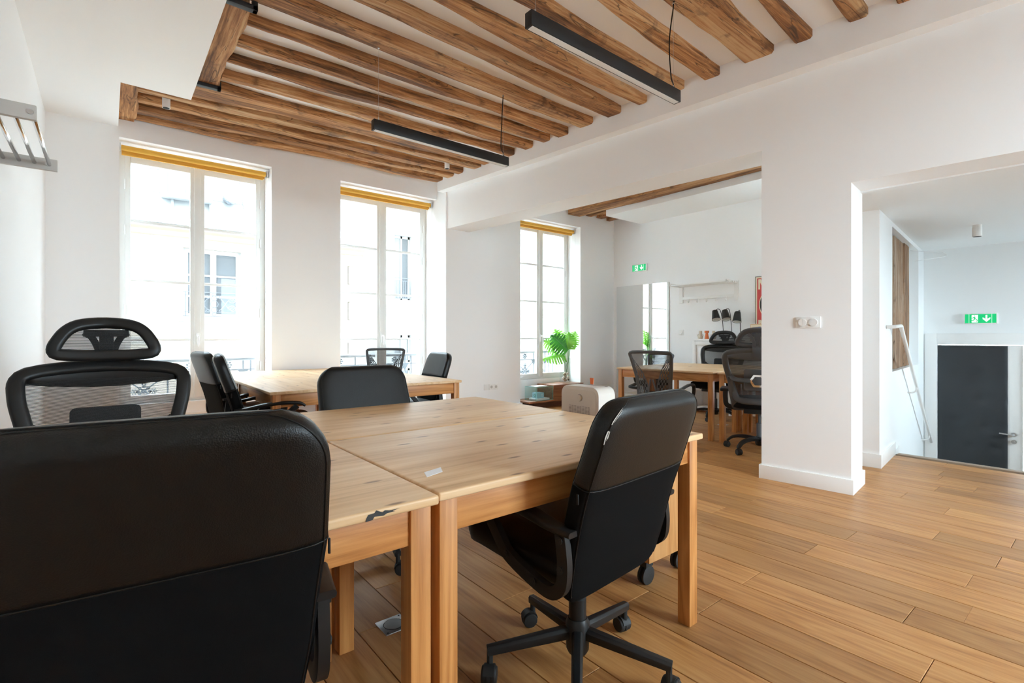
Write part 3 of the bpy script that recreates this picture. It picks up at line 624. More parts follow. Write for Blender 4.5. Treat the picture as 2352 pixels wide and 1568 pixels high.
# ------------------------------------------------------------------ chairs: shared parts
def base5(t, r, zh, ze, style, ang, mt):
    b = MB(); b.lathe([(.030,.06),(.038,.075),(.040,zh+.012),(.032,zh+.03)], 16); hub = b.build('hub', mt, t, smooth='auto')
    legs = []
    for k in range(5):
        a = R(ang + 72*k); ca, sa = math.cos(a), math.sin(a)
        if style == 'bar':
            sec = [(-.0155,-.014),(.0155,-.014),(.0155,.006),(.009,.014),(-.009,.014),(-.0155,.006)]
            lg = MB().sweep([(0.02*ca,.02*sa,zh-.012),(r*ca*1.03,r*sa*1.03,ze)], sec, scale=[1.25,.95]).build('leg', mt, t, bevel=0.002)
        else:
            pts = spline([(.02*ca,.02*sa,zh),(r*.45*ca,r*.45*sa,zh+.012),(r*.8*ca,r*.8*sa,zh-.004),(r*.97*ca,r*.97*sa,zh-.04),(r*ca,r*sa,.062)], 4)
            lg = MB().sweep(pts, [(-.02,-.012),(.02,-.012),(.022,.004),(.010,.014),(-.010,.014),(-.022,.004)], scale=[1.35-.6*i/(len(pts)-1) for i in range(len(pts))]).build('leg', mt, t, smooth='auto')
        ca2, sa2 = math.cos(a+1.3), math.sin(a+1.3); cx, cy_ = r*ca, r*sa
        Mx = Matrix.Translation((cx, cy_, 0)) @ Matrix.Rotation(a+1.3, 4, 'Z')
        cs = MB()
        for s in (-1, 1): cs.lathe([(.012, s*.006),(.0262, s*.006),(.0275, s*.009),(.0275, s*.019),(.024, s*.024),(.006, s*.026)], 18, (.014,0,.0275), 'y')
        cs.lathe([(.0295,-.0055),(.0295,.0055)], 18, (.014,0,.0285), 'y')
        cs.prism([(.014+.0305*math.cos(R(q)), .0285+.0305*math.sin(R(q))) for q in range(20,171,15)] + [(.014+.0285*math.cos(R(q)), .0285+.0285*math.sin(R(q))) for q in range(170,19,-15)], -.017, .017, 'y')
        cs.lathe([(.010,.045),(.010,ze if style == 'bar' else .075)], 8)
        cs.xf(Mx); cs.build('caster', 'rubber', lg, smooth='auto')
    return legs
def cushion(path, W, T, rct, rcb, rt, seg=28, p=4.5, bulge=0.0, lo=0.0, hi=1.0, n=34):
    P = spline(path, 10); d = [0.0]
    for a, b in zip(P, P[1:]): d.append(d[-1] + (b-a).length)
    L = d[-1]; rings = []
    st_ = sorted(set([L*k/n for k in range(n+1)] + [L - rct*(1-math.cos(k/6*math.pi/2)) for k in range(7)] + [rcb*(1-math.cos(k/6*math.pi/2)) for k in range(7)] + [lo*L, hi*L]))
    st_ = [s for s in st_ if lo*L - 1e-6 <= s <= hi*L + 1e-6]
    def at(s):
        for i in range(len(d)-1):
            if s <= d[i+1] + 1e-9:
                t = (s-d[i])/max(d[i+1]-d[i], 1e-9); return P[i].lerp(P[i+1], t), (P[i+1]-P[i]).normalized()
        return P[-1], (P[-1]-P[-2]).normalized()
    for s in st_:
        c, tg = at(s); nrm = Vector((1,0,0)).cross(tg).normalized(); u = s/L
        hw = W(u)/2; ht = T(u)/2
        for e, rc in ((L-s, rct), (s, rcb)):
            if e < rc: hw -= rc - math.sqrt(max(0, rc*rc - (rc-e)**2))
            if e < rt: ht -= (rt - math.sqrt(max(0, rt*rt - (rt-e)**2)))*min(1, ht/rt)
        hw = max(hw, .01); ht = max(ht, .004); ring_ = []
        for k in range(seg):
            a = 2*math.pi*k/seg; ca, sa = math.cos(a), math.sin(a)
            x = hw*math.copysign(abs(ca)**(2/p), ca); y = ht*math.copysign(abs(sa)**(2/p), sa)
            y += bulge*(1-(x/hw)**2)*math.sin(math.pi*u)
            ring_.append(c + Vector((x,0,0)) + nrm*y)
        rings.append(ring_)
    return rings
LB = [(0,-.125,.34),(0,-.145,.45),(0,-.185,.62),(0,-.245,.80),(0,-.290,.935)]
LW = lambda u: interp([(0,.455),(.25,.495),(.6,.52),(1,.50)], u); LT = lambda u: interp([(0,.055),(.2,.075),(.6,.08),(1,.075)], u)
def make_leather(lift=0):
    t = thing('leather_chair', 'chair', 'chair')
    kw = dict(rct=.095, rcb=.06, rt=.032)
    cut = .60
    lowr = cushion(LB, LW, LT, lo=0, hi=cut, **kw); upr = cushion(LB, LW, LT, lo=cut, hi=1, **kw)
    MB().loft(lowr).build('backrest', 'fabric', t, smooth=True)
    hb = MB().loft(upr).build('backrest_top', 'leather', t, smooth=True); hb['label'] = 'leather upper part of the backrest'
    full = cushion(LB, LW, LT, **kw)
    for idx in (20, 22):   # stitched seam on the rear edge: left and right
        pass
    def seam(k0, k1, off):
        a = [r[k0] for r in full]; b = [r[k1] for r in reversed(full)]
        pts = []
        for r_, q in [(i, i[k0]) for i in full] + [(i, i[k1]) for i in reversed(full)]:
            c = sum((Vector(v_) for v_ in r_), Vector())/len(r_); pts.append(Vector(q) + (Vector(q)-c).normalized()*off)
        pts = pts[6:-6]
        return MB().tube(pts, .0019, 5)
    seam(12, 2, .0005).build('seam', 'leather', t, smooth=True); seam(16, 26, .0005).build('seam', 'leather', t, smooth=True)
    mid = upr[0]; MB().tube([Vector(p_)*1.0 for p_ in mid], .0018, 5, closed=True).build('cross_seam', 'leather', t, smooth=True)
    for s in (-1, 1):
        k = 14 if s < 0 else 0
        q = Vector(mid[k]) + Vector((s*.004, 0, -.03)); MB().box(q.x-.002,q.x+.002,q.y-.003,q.y+.003,q.z-.014,q.z+.014).build('zip_pull', 'black_plastic', t, bevel=0.0008)
    sp_ = [(0,-.14,.415),(0,-.02,.42),(0,.12,.435),(0,.26,.447),(0,.315,.43)]
    MB().loft(cushion(sp_, lambda u: interp([(0,.43),(.4,.475),(1,.48)], u), lambda u: .095, .07, .04, .045, bulge=0.012)).build('seat', 'leather', t, smooth=True)
    MB().box(-.12,.12,-.12,.14,.345,.372).box(-.05,.05,-.07,.07,.30,.35).build('seat_plate', 'black_metal', t, bevel=0.004)
    for s in (-1, 1):
        x = s*.262
        loop = spline([(x,.185,.582),(x,.135,.535),(x,.085,.475),(x,.05,.442),(x,-.04,.408),(x,-.115,.393),(x,-.155,.418),(x,-.165,.47),(x,-.160,.53),(x,-.152,.578)], 5)
        ar = MB().sweep(loop, [(-.011,-.018),(.011,-.018),(.013,0),(.011,.018),(-.011,.018),(-.013,0)], up=(1,0,0) if False else (0,1,0)).build('armrest', 'black_plastic', t, smooth='auto')
        pad = spline([(x,-.195,.572),(x,-.12,.578),(x,-.02,.596),(x,.10,.606),(x,.20,.598),(x,.235,.578)], 5)
        MB().sweep(pad, rrect(.052,.022,.009,3), scale=[.75+.35*math.sin(math.pi*min(1,max(0,i/(len(pad)-1)))) for i in range(len(pad))]).build('arm_pad', 'black_plastic', ar, smooth='auto')
        for y, z in ((.055,.450),(-.06,.406),(-.16,.47),(-.157,.55)):
            MB().lathe([(.011,-.003),(.011,.003)], 10, (x+s*.013,y,z), 'x').lathe([(.005,-.004),(.005,.005)], 6, (x+s*.013,y,z), 'x').build('bolt', 'rubber', ar)
    MB().lathe([(.029,.09),(.029,.24+lift),(.024,.245+lift),(.024,.33+lift)], 18).build('column', 'black_metal', t, smooth='auto')
    if lift:
        for ch in t.children:
            if ch.name.split('.')[0] != 'column': ch.location.z += lift
    base5(t, .292, .145, .098, 'bar', 2, 'black_metal')
    return t
lc = make_leather()
gL = 'black leather office chairs'
def lch(loc, rz, lab, first=[1]):
    if first: first.pop(); o = lc
    else: o = copy_tree(lc)
    return place(o, (loc[0], loc[1], 0), rz, lab, gL)
chairR = lch((1.210, 1.15), 5, 'black leather office chair with a white scuffed seam on its back')
lcB = make_leather(.045)
place(lcB, (0.078, 1.165, 0), -6, 'large black leather office chair in the near left corner, back to the viewer', gL)
lch((1.12, 2.42), 182, 'black leather office chair facing the viewer across the foreground table')
place(copy_tree(lcB), (0.86, 4.66, 0), -84, 'black leather office chair at the end of the window table, closest to the window', gL)
place(copy_tree(lcB), (0.875, 3.90, 0), -98, 'black leather office chair at the end of the window table, next to its front leg', gL)
lch((2.42, 4.55), 84, 'black leather office chair right of the window table, in front of the white reveal')
# scuffed leather on the first chair
full = cushion(LB, LW, LT, rct=.095, rcb=.06, rt=.032)
def scuff(j0, j1, w_):
    b = MB(); n = len(full); rs_ = random.Random(j0)
    row = []
    for j in range(j0, j1+1):
        p0 = Vector(full[j][12]); c = sum((Vector(q) for q in full[j]), Vector())/len(full[j]); d_ = (p0-c).normalized()
        q0 = Vector(full[j][11]); e = (q0-p0); tw = w_*rs_.uniform(.35, 1.0)*math.sin(math.pi*(j-j0+.4)/(j1-j0+.8))
        row.append((p0 - e*tw*.4 + d_*.0035, p0 + e*tw + d_*.0035))
    vs2 = [p for r_ in row for p in r_]; b.add(vs2, [(2*i, 2*i+1, 2*i+3, 2*i+2) for i in range(len(row)-1)])
    return b.build('worn_patch', 'scuff', chairR)
N_ = len(full); scuff(N_-13, N_-9, .55); scuff(N_-8, N_-3, .75)

# ------------------------------------------------------------------ mesh chairs
def back_frame(t, yz, hw, depth, th, mt, net, name='back_frame', topcurve=.02, n=26, th_top=None):
    L_ = []; 
    for k in range(n+1):
        u = k/n; y = interp([(a, b) for a, b, c in yz], u); z = interp([(a, c) for a, b, c in yz], u); L_.append((hw(u), y, z))
    left = [(-a, b, c) for a, b, c in L_]; right = [(a, b, c) for a, b, c in L_]
    wt, yt_, zt = L_[-1]; top = [(wt*s, yt_ - depth*(1-s*s), zt + topcurve*(1-s*s)) for s in [-.86,-.6,-.3,0,.3,.6,.86]]
    wb_, yb, zb_ = L_[0]; bot = [(wb_*s, yb - depth*.5*(1-s*s), zb_ - .006*(1-s*s)) for s in [.86,.5,0,-.5,-.86]]
    loop = left + top + right[::-1] + bot
    loop = [Vector(p) for p in loop]
    for _ in range(2): loop = [(loop[i-1] + loop[i]*2 + loop[(i+1) % len(loop)])/4 for i in range(len(loop))]
    sec = rrect(th, th*.75, th*.3, 3)
    fr = MB().sweep(loop, sec, closed=True, up=(0,1,0)).build(name, mt, t, smooth='auto')
    g = []; m_ = 14
    for k in range(n+1):
        a, b, c = L_[k]
        for j in range(m_+1):
            s = -1 + 2*j/m_; g.append((a*s*.985, b - depth*(1-s*s)*(k/n*.6+.4), c + (topcurve*(1-s*s) if k == n else 0)))
    nt = MB().add(g, [(k*(m_+1)+j, k*(m_+1)+j+1, (k+1)*(m_+1)+j+1, (k+1)*(m_+1)+j) for k in range(n) for j in range(m_)])
    nt.build('mesh', net, fr, smooth=True)
    return fr
def make_headrest_chair(name, frame_mt, net):
    t = thing(name, 'chair', 'chair')
    yz = [(0,-.20,.50),(.2,-.185,.60),(.45,-.205,.72),(.8,-.25,.88),(1,-.285,.95)]
    hw = lambda u: interp([(0,.17),(.12,.20),(.35,.235),(.7,.275),(.9,.283),(1,.262)], u)
    fr = back_frame(t, yz, hw, .035, .056, frame_mt, net, topcurve=.025)
    # broad cloth band along the top of the back
    rings = []
    for k in range(17):
        s = -1 + 2*k/16; w_ = .255; hgt = .026 + .030*(1-s*s)
        cy_ = -.283 - .035*(1-s*s); cz = .945 + .025*(1-s*s) - hgt*.62
        rings.append([(w_*s, cy_ + .016*math.cos(a), cz + hgt*math.sin(a)) for a in [2*math.pi*i/10 for i in range(10)]])
    MB().loft(rings).build('top_band', frame_mt, t, smooth=True)
    # headrest
    hz = [(0,-.262,1.024),(.5,-.276,1.085),(1,-.296,1.150)]
    hh = lambda u: interp([(0,.165),(.15,.172),(.35,.166),(.7,.142),(.9,.118),(1,.095)], u)
    hf = back_frame(t, hz, hh, .03, .048, frame_mt, net, 'headrest', .012, 16)
    br = MB()
    br.sweep(spline([(0,-.325,.90),(0,-.345,.96),(0,-.34,1.02)], 4), rrect(.085,.018,.006,2), up=(0,1,0)).build('headrest_bracket', frame_mt, t, smooth='auto')
    yb = MB()
    for s in (-1, 1): yb.sweep(spline([(s*.022,-.342,1.0),(s*.030,-.345,1.05),(s*.052,-.338,1.10),(s*.075,-.325,1.115)], 4), [(-.013,-.009),(.013,-.009),(.013,.009),(-.013,.009)], up=(0,1,0))
    yb.bar((-.078,-.322,1.115), (.078,-.322,1.115), .02, .028); yb.bar((0,-.335,1.0),(0,-.322,1.12), .05, .014, (0,1,0)).build('headrest_yoke', frame_mt, t, bevel=0.003)
    # rear skeleton with lumbar pad
    sk = MB()
    for s in (-1, 1):
        sk.sweep(spline([(s*.238,-.225,.735),(s*.20,-.245,.705),(s*.13,-.268,.695),(s*.06,-.278,.695)], 5), rrect(.04,.02,.008,2), up=(0,1,0))
        sk.sweep(spline([(s*.236,-.228,.73),(s*.232,-.205,.62),(s*.215,-.17,.50),(s*.20,-.10,.42),(s*.14,-.03,.405)], 5), rrect(.05,.026,.01,2), up=(0,1,0))
    sk.build('back_spine', frame_mt, t, smooth='auto')
    em = MB().sweep([(0.0,-.272,.695),(0,-.286,.695)], [(.074*math.cos(R(a)), .066*math.sin(R(a))) for a in (0,60,120,180,240,300)]).build('lumbar_badge', 'chrome', t, bevel=0.006)
    MB().sweep([(0.0,-.286,.695),(0,-.291,.695)], [(.05*math.cos(R(a)), .044*math.sin(R(a))) for a in (0,60,120,180,240,300)]).build('badge_centre', frame_mt, em, bevel=0.003)
    lp = MB().loft(cushion([(0,-.232,.60),(0,-.243,.70),(0,-.262,.80)], lambda u: .24, lambda u: .016, .02, .02, .006, n=10)).build('lumbar_pad', frame_mt, t, smooth=True)
    MB().loft(cushion([(0,-.17,.455),(0,0,.465),(0,.2,.468),(0,.29,.445)], lambda u: interp([(0,.44),(.4,.5),(1,.48)], u), lambda u: .085, .09, .05, .04, bulge=.01)).build('seat', 'seat_fabric', t, smooth=True)
    MB().box(-.13,.13,-.12,.14,.37,.42).build('mechanism', 'black_plastic', t, bevel=0.006)
    for s in (-1, 1):
        ar = MB().sweep(spline([(s*.20,-.02,.405),(s*.285,-.02,.43),(s*.30,-.02,.50),(s*.30,-.02,.575)], 5), rrect(.045,.024,.008,2), up=(0,1,0)).build('armrest', 'black_plastic', t, smooth='auto')
        MB().loft(cushion([(s*.30,-.15,.588),(s*.30,0,.594),(s*.30,.13,.588)], lambda u: .085, lambda u: .03, .03, .03, .012, n=12, seg=16)).build('arm_pad', 'black_plastic', ar, smooth=True)
    MB().lathe([(.026,.10),(.026,.27),(.014,.275),(.014,.38)], 16).build('column', 'grey_plastic', t, smooth='auto')
    base5(t, .30, .115, .075, 'curve', 20, 'black_plastic')
    return t
gM = 'mesh office chairs with headrest'
hc1 = make_headrest_chair('headrest_chair', M['black_plastic'], 'mesh_net')
place(hc1, (0.0, 2.52, 0), 180, 'black mesh office chair with headrest behind the foreground table, by left wall', gM)
hc2 = make_headrest_chair('headrest_chair', M['grey_plastic'], 'mesh_net_dense')
place(hc2, (4.87, 2.24, 0), -68, 'grey framed mesh headrest chair with chrome badge, cut off by the pillar', gM)
place(copy_tree(hc1), (6.34, 3.50, 0), 97, 'black mesh headrest chair facing the viewer, in front of white cabinet', gM)

def make_low_mesh():
    t = thing('low_mesh_chair', 'chair', 'chair')
    yz = [(0,-.185,.46),(.25,-.175,.58),(.55,-.20,.72),(.8,-.24,.85),(1,-.275,.94)]
    hw = lambda u: interp([(0,.16),(.12,.175),(.4,.185),(.75,.215),(1,.235)], u)
    fr = back_frame(t, yz, hw, .012, .034, M['grey_plastic'], 'mesh_net', topcurve=.004)
    for s in (-1, 1):
        wing = MB(); n = 14; g = []
        for k in range(n+1):
            u = k/n*.86; y = interp([(a,b) for a,b,c in yz], u)-.012; z = interp([(a,c) for a,b,c in yz], u); a = hw(u)*.97
            inn = interp([(0,.035),(.3,.045),(.6,.10),(.86,.19)], u)
            for j in range(9): g.append((s*(a + (inn-a)*j/8), y-.02*math.sin(j/8*math.pi*.5), z))
        fs = []
        for k in range(n):
            for j in range(8):
                if (k + j) % 2 == 0 and 0 < j < 7: continue
                fs.append((k*9+j, k*9+j+1, (k+1)*9+j+1, (k+1)*9+j))
        wing.add(g, fs); wing.build('perforated_wing', 'grey_plastic', fr)
    vb = MB()
    for s in (-1, 1): vb.tube([(s*.012,-.235,.66),(s*.05,-.20,.50),(s*.06,-.12,.42)], .009, 6)
    vb.build('back_support', 'grey_plastic', t, smooth='auto')
    MB().loft(cushion([(0,-.16,.45),(0,0,.46),(0,.2,.462),(0,.27,.44)], lambda u: .47, lambda u: .075, .09, .05, .035)).build('seat', 'seat_fabric', t, smooth=True)
    MB().box(-.12,.12,-.12,.12,.365,.415).build('mechanism', 'black_plastic', t, bevel=0.006)
    for s in (-1, 1):
        MB().sweep(spline([(s*.19,-.19,.56),(s*.27,-.19,.565),(s*.275,-.13,.575),(s*.275,.02,.60),(s*.275,.12,.60),(s*.275,.16,.58),(s*.27,.165,.50),(s*.24,.14,.42)], 5), rrect(.035,.028,.01,2), up=(0,0,1)).build('armrest', 'black_plastic', t, smooth='auto')
    MB().lathe([(.025,.10),(.025,.26),(.014,.265),(.014,.38)], 16).build('column', 'black_plastic', t, smooth='auto')
    base5(t, .29, .115, .075, 'curve', 10, 'black_plastic')
    return t
lm = make_low_mesh(); gW = 'low mesh office chairs'
place(lm, (4.57, 3.12, 0), -82, 'low mesh chair with perforated side wings in front of the far room table', gW)
place(copy_tree(lm), (2.60, 5.70, 0), 148, 'low grey mesh chair standing at the middle window behind the pine table', gW)
o_ = place(copy_tree(lm), (6.45, 4.55, 0), 98, 'low mesh chair behind the far room table in front of the mirror', gW); o_.scale = (.88,)*3
# ------------------------------------------------------------------ fittings and small things
gP = 'black linear pendant lamps'
def pendant(u0, u1, v, zb_, label, cable, eye):
    t = thing('pendant_lamp', label, 'pendant lamp', ((u0+u1)/2, v, zb_), 0, gP); W = (u1-u0)/2
    MB().box(-W,W,-.024,.024,.0,.072).box(-W+.0,W,-.024,.024,.072,.0735).build('housing', 'black_metal', t, bevel=0.0015)
    MB().box(-W+.012,W-.012,-.0175,.0175,-.0012,.004).build('diffuser', 'diffuser', t)
    for x in (-W+.045, W-.045):
        MB().tube([(x,0,.07),(x,0,eye-zb_)], .0009, 5).build('wire', 'steel', t)
        MB().lathe([(.004,.07),(.004,.10)], 8, (x,0,0)).build('wire_grip', 'steel', t); MB().lathe([(.007,eye-zb_-.008),(.007,eye-zb_)], 8, (x,0,0)).build('hook', 'steel', t)
    x = W-.06
    MB().tube(spline([(x+.03,0,.072),(x+.012,0,.11),(x-.005,.004,.16),(x+cable,.006,.36),(x+.012,0,eye-zb_-.04),(x+.02,-.006,eye-zb_+.012),(x+.06,-.05,eye-zb_+.03)], 8), .0042, 6).build('power_cable', 'black_plastic', t, smooth=True)
pendant(1.57, 2.825, 1.815, 2.585, 'black linear pendant lamp hanging nearest to the viewer', -.02, 3.205)
pendant(1.475, 2.70, 3.40, 2.575, 'black linear pendant lamp hanging deeper in the room', .004, 3.178)
def spot(u, v, zt, label, r=.03, h=.115):
    t = thing('ceiling_spot', label, 'spotlight', (u, v, zt), 0, 'small white cylinder ceiling spots')
    MB().lathe([(r,-h),(r,-.02)], 20).build('body', 'plastic_white', t, smooth='auto'); MB().lathe([(r*.94,-.022),(r*.94,-.012)], 20).lathe([(r,-.012),(r,0)], 20).build('canopy', 'plastic_white', t, smooth='auto')
    MB().lathe([(r*.86,-h-.0008),(r*.86,-h+.002)], 20).build('lens', 'dark_hole', t)
spot(0.41, 5.365, 3.236, 'white cylinder ceiling spot above the window nearest the left wall'); spot(3.185, 5.175, 3.236, 'white cylinder ceiling spot near the corner of the main room')
spot(6.17, 5.14, 3.2, 'white cylinder ceiling spot between the far room beams', .03, .13); spot(6.46, 0.92, 2.165, 'white cylinder ceiling spot above the stair', .036, .11)

gB = 'rolled yellow window blinds'
def blind(u0, u1, v, z, label):
    t = thing('roller_blind', label, 'blind', ((u0+u1)/2, v, z), 0, gB); W = (u1-u0)/2
    MB().lathe([(.027,-W+.012),(.027,W-.03)], 20, (0,0,0), 'x').build('roll', 'blind_yellow', t, smooth='auto')
    MB().box(-W+.015,W-.033,.020,.027,-.05,0).box(-W+.015,W-.05,.016,.031,-.062,-.048).build('cloth', 'blind_yellow', t, bevel=0.002)
    for s in (-1, 1): MB().box(s*W-.022 if s > 0 else -W, s*W if s > 0 else -W+.008, -.02, .03, -.03, .042).build('bracket', 'steel', t, bevel=0.002)
    ch = MB(); ch.tube([(W-.016,-.028,-.01),(W-.016,-.029,-1.0)], .0016, 5).tube([(W-.016,.028,-.01),(W-.016,.0,-1.0)], .0016, 5).build('chain', 'plastic_white', t)
    MB().lathe([(.016,-.004),(.016,.004)], 12, (W-.005,-.015,-1.03), 'x').build('chain_tensioner', 'plastic_white', t)
blind(0.098, 1.42, 6.13, 2.925, 'yellow rolled blind over the window nearest the left wall'); blind(2.20, 3.528, 6.13, 2.925, 'yellow rolled blind over the middle window'); blind(4.855, 6.135, 5.90, 2.86, 'yellow rolled blind over the window with the monstera')

rk = thing('hat_rack', 'grey hat rack with chrome bars on the left wall', 'coat rack', (-0.42, 3.07, 1.941))
for y, xl in ((-.38, .208), (.38, .226)): 
    br = MB().box(0, xl, y-.012, y+.012, 0.0, .058).build('bracket', 'rack_grey', rk, bevel=0.004)
    MB().lathe([(.011,-.003),(.011,.003)], 12, (.19, y-.013, .03), 'y').build('screw', 'steel', br)
for x in (.03, .085, .14, .195): MB().tube([(x,-.372,.028),(x,.372,.028)], .0085, 10).build('bar', 'chrome', rk, smooth=True)

def plate(name, Mx, label, cat, w_, h, knobs, r):
    t = thing(name, label, cat); t.matrix_world = Mx
    MB().box(-.010,0,-w_/2,w_/2,-h/2,h/2).build('plate', 'plastic_white', t, bevel=0.0025)
    for k in knobs: MB().lathe([(r,-.019),(r,-.009)], 24, (0,k,0), 'x').build('button', 'plastic_white', t, smooth='auto')
    return t
sw = plate('light_switch', LF @ Matrix.Translation((0, -0.325, 1.205)), 'white double light switch with round buttons on the pillar', 'switch', .16, .083, (.036,-.036), .027)
MB().box(-.0196,-.0188,.0355,.0365,-.026,.026).build('split_line', 'rack_grey', sw)
def sock(x, lab, holes):
    t = thing('wall_socket', lab, 'socket', (x, 5.79, 0.378)); MB().box(-.041,.041,-.010,0,-.041,.041).build('plate', 'plastic_white', t, bevel=0.002)
    if holes:
        MB().lathe([(.021,-.0112),(.021,-.0095)], 18, (0,0,0), 'y').build('well', 'rack_grey', t); MB().lathe([(.004,-.018),(.004,-.01)], 8, (0,0,.008), 'y').build('earth_pin', 'steel', t)
sock(4.215, 'blank white socket cover beside the twin sockets on the pier', False); sock(4.302, 'left white wall socket of the twin pair on the pier', True); sock(4.383, 'right white wall socket of the twin pair on the pier', True)
plate('room_thermostat', Matrix.Translation((7.0, 4.43, 1.165)), 'small white wall dial next to the mirror', 'thermostat', .085, .085, (0,), .026)

fo = thing('floor_outlet', 'square steel floor outlet cover under the foreground table', 'floor outlet', (0.851, 1.77, 0), 0)
MB().box(-.052,.052,-.052,.052,0,.0035).build('plate', 'steel', fo, bevel=0.0012)
MB().lathe([(.035,.0035),(.035,.0055)], 28).build('lid', 'steel', fo, smooth='auto'); MB().tube([(.037*math.cos(a*.2618), .037*math.sin(a*.2618), .0036) for a in range(24)], .0012, 4, True).build('lid_gap', 'dark_hole', fo)
for x, y in ((.042,.042),(-.042,-.042)): MB().lathe([(.003,.0034),(.003,.0044)], 8, (x,y,0)).build('screw', 'dark_hole', fo)
fo2 = tag(MB().box(5.93,6.03,3.15,3.25,0,.004).build('floor_outlet', 'steel', bevel=0.001), 'steel floor outlet cover in the far room', 'floor outlet')

def exit_sign(Mx, label):
    t = thing('exit_sign', label, 'exit sign', group='green emergency exit signs'); t.matrix_world = Mx
    MB().box(-.034,0,-.145,.145,-.062,.062).build('case', 'plastic_white', t, bevel=0.004)
    f = MB().box(-.0365,-.0335,-.135,.135,-.052,.052).build('face', 'sign_green', t)
    MB().prism([(.075,-.045),(.02,-.045),(.02,.042),(.075,.042)], -.0376,-.0364, 'x').build('door_pictogram', 'sign_white', f)
    ar = [(-.045,.04),(-.06,.04),(-.06,-.006),(-.085,.014),(-.085,-.006),(-.0525,-.04),(-.02,-.006),(-.02,.014),(-.045,-.006)]
    MB().prism(ar, -.0376,-.0364, 'x').build('arrow', 'sign_white', f)
    rn = MB()
    for pl in ([(.062,.018),(.045,.022),(.040,-.005),(.052,-.008)], [(.052,-.004),(.066,-.018),(.085,-.016),(.085,-.024),(.062,-.027),(.044,-.010)], [(.044,-.004),(.030,-.018),(.034,-.036),(.026,-.038),(.021,-.016),(.038,.0)], [(.060,.016),(.076,.006),(.072,.0),(.056,.008)]): rn.prism(pl, -.0386,-.0374, 'x')
    rn.lathe([(.0065,-.0386),(.0065,-.0374)], 10, (0,.049,.031), 'x'); rn.build('running_figure', 'sign_green', f)
    for y in (.098,-.098): MB().box(-.0378,-.0364,y-.001,y+.001,-.052,.052).build('divider', 'sign_white', f)
exit_sign(Matrix.Translation((7.0, 5.205, 2.26)), 'green emergency exit sign high on the far room wall'); exit_sign(Matrix.Translation((7.95, 1.10, 1.312)), 'green emergency exit sign above the padded door')

hg = thing('coat_hanger', 'thin white wire coat hanger hooked at the stair wall recess', 'hanger', (6.9, 1.43, 2.0), 0)
MB().tube(spline([(0,.10,.05),(.20,-.09,.03),(.26,-.12,.035),(.30,-.15,.01),(.26,-.14,-.02),(0,.06,-.07)], 6), .0028, 6).build('wire', 'hanger_wire', hg, smooth=True)

# far wall: mirror, shelf, cabinets and what stands on them
mr = thing('wall_mirror', 'large frameless mirror on the far wall reflecting the window', 'mirror', (7.0, 5.17, 0.12)); MB().box(-.006,0,-.532,.532,0,1.855).build('backing', 'steel', mr); MB().box(-.0085,-.006,-.532,.532,0,1.855).build('glass', 'mirror', mr)
sh = thing('coat_shelf', 'white wall shelf with coat hooks on the far wall', 'coat rack', (7.0, 3.98, 1.62))
for y in (.44,-.44):
    MB().box(-.022,0,y-.03,y+.03,0,.29).box(-.30,-.0,y-.012,y+.012,.245,.285).build('upright', 'plastic_white', sh, bevel=0.003)
for k in range(5): MB().box(-.30+.062*k,-.262+.062*k,-.47,.47,.25,.268).build('slat', 'plastic_white', sh, bevel=0.002)
MB().box(-.022,0,-.41,.41,.05,.095).build('hook_rail', 'plastic_white', sh, bevel=0.002)
for k in range(5): 
    y = .30-.15*k; MB().tube(spline([(-.022,y,.06),(-.026,y,.02),(-.045,y,.005),(-.06,y,.025)], 4), .007, 6).build('hook', 'plastic_white', sh, smooth=True)
def cabinet(y0, y1, h, label, doors):
    t = thing('white_cabinet', label, 'cabinet', (6.85, (y0+y1)/2, 0), 0, 'white cabinets along the far wall'); W = (y1-y0)/2
    MB().box(-.12,.128,-W,-W+.02,0,h).box(-.12,.128,W-.02,W,0,h).box(-.13,.128,-W,W,h-.025,h).box(-.12,.128,-W,W,.06,.08).box(.11,.128,-W,W,.06,h).box(-.11,.11,-W,W,h*.30,h*.30+.02).build('body', 'trim_white', t, bevel=0.002)
    if doors:
        d = MB().box(-.14,-.122,-W+.006,W-.006,h*.32,h-.03).build('door', 'trim_white', t, bevel=0.003)
        for a in ((-W+.006,-W+.06,h*.32,h-.03),(W-.06,W-.006,h*.32,h-.03),(-W+.06,W-.06,h*.32,h*.32+.055),(-W+.06,W-.06,h-.085,h-.03)): MB().box(-.152,-.139,*a).build('door_rail', 'trim_white', d, bevel=0.002)
cabinet(3.50, 4.06, 1.065, 'white cabinet with framed door under the small vases', True); cabinet(2.55, 3.49, 1.035, 'white low cabinet under the picture, next to the framed door one', True)
def vase(y, label, orange):
    t = thing('small_vase', label, 'vase', (6.80, y, 1.065), 0, 'small vases in a row on the white cabinet')
    if orange: MB().lathe([(.0,.001),(.031,.001),(.029,.02),(.020,.075),(.018,.088),(.031,.092),(.032,.122),(.026,.122),(.022,.10)], 20, caps=False).build('body', 'orange', t, smooth='auto')
    else:
        MB().lathe([(.0,.001),(.024,.001),(.033,.012),(.036,.03),(.030,.048),(.022,.058),(.021,.12),(.017,.12),(.016,.07)], 20, caps=False).build('body', 'cream_clay', t, smooth='auto')
        for s in (-1, 1): MB().tube([(0, s*(.036+.012*math.cos(a*.5236)), .055+.013*math.sin(a*.5236)) for a in range(12)], .0035, 6, True).build('handle', 'cream_clay', t, smooth=True)
vase(3.985, 'cream clay vase with ring handles, left of the orange one', False); vase(3.885, 'orange chalice shaped vase between the cream ones', True); vase(3.78, 'cream clay vase with ring handles, right of the orange one', False)
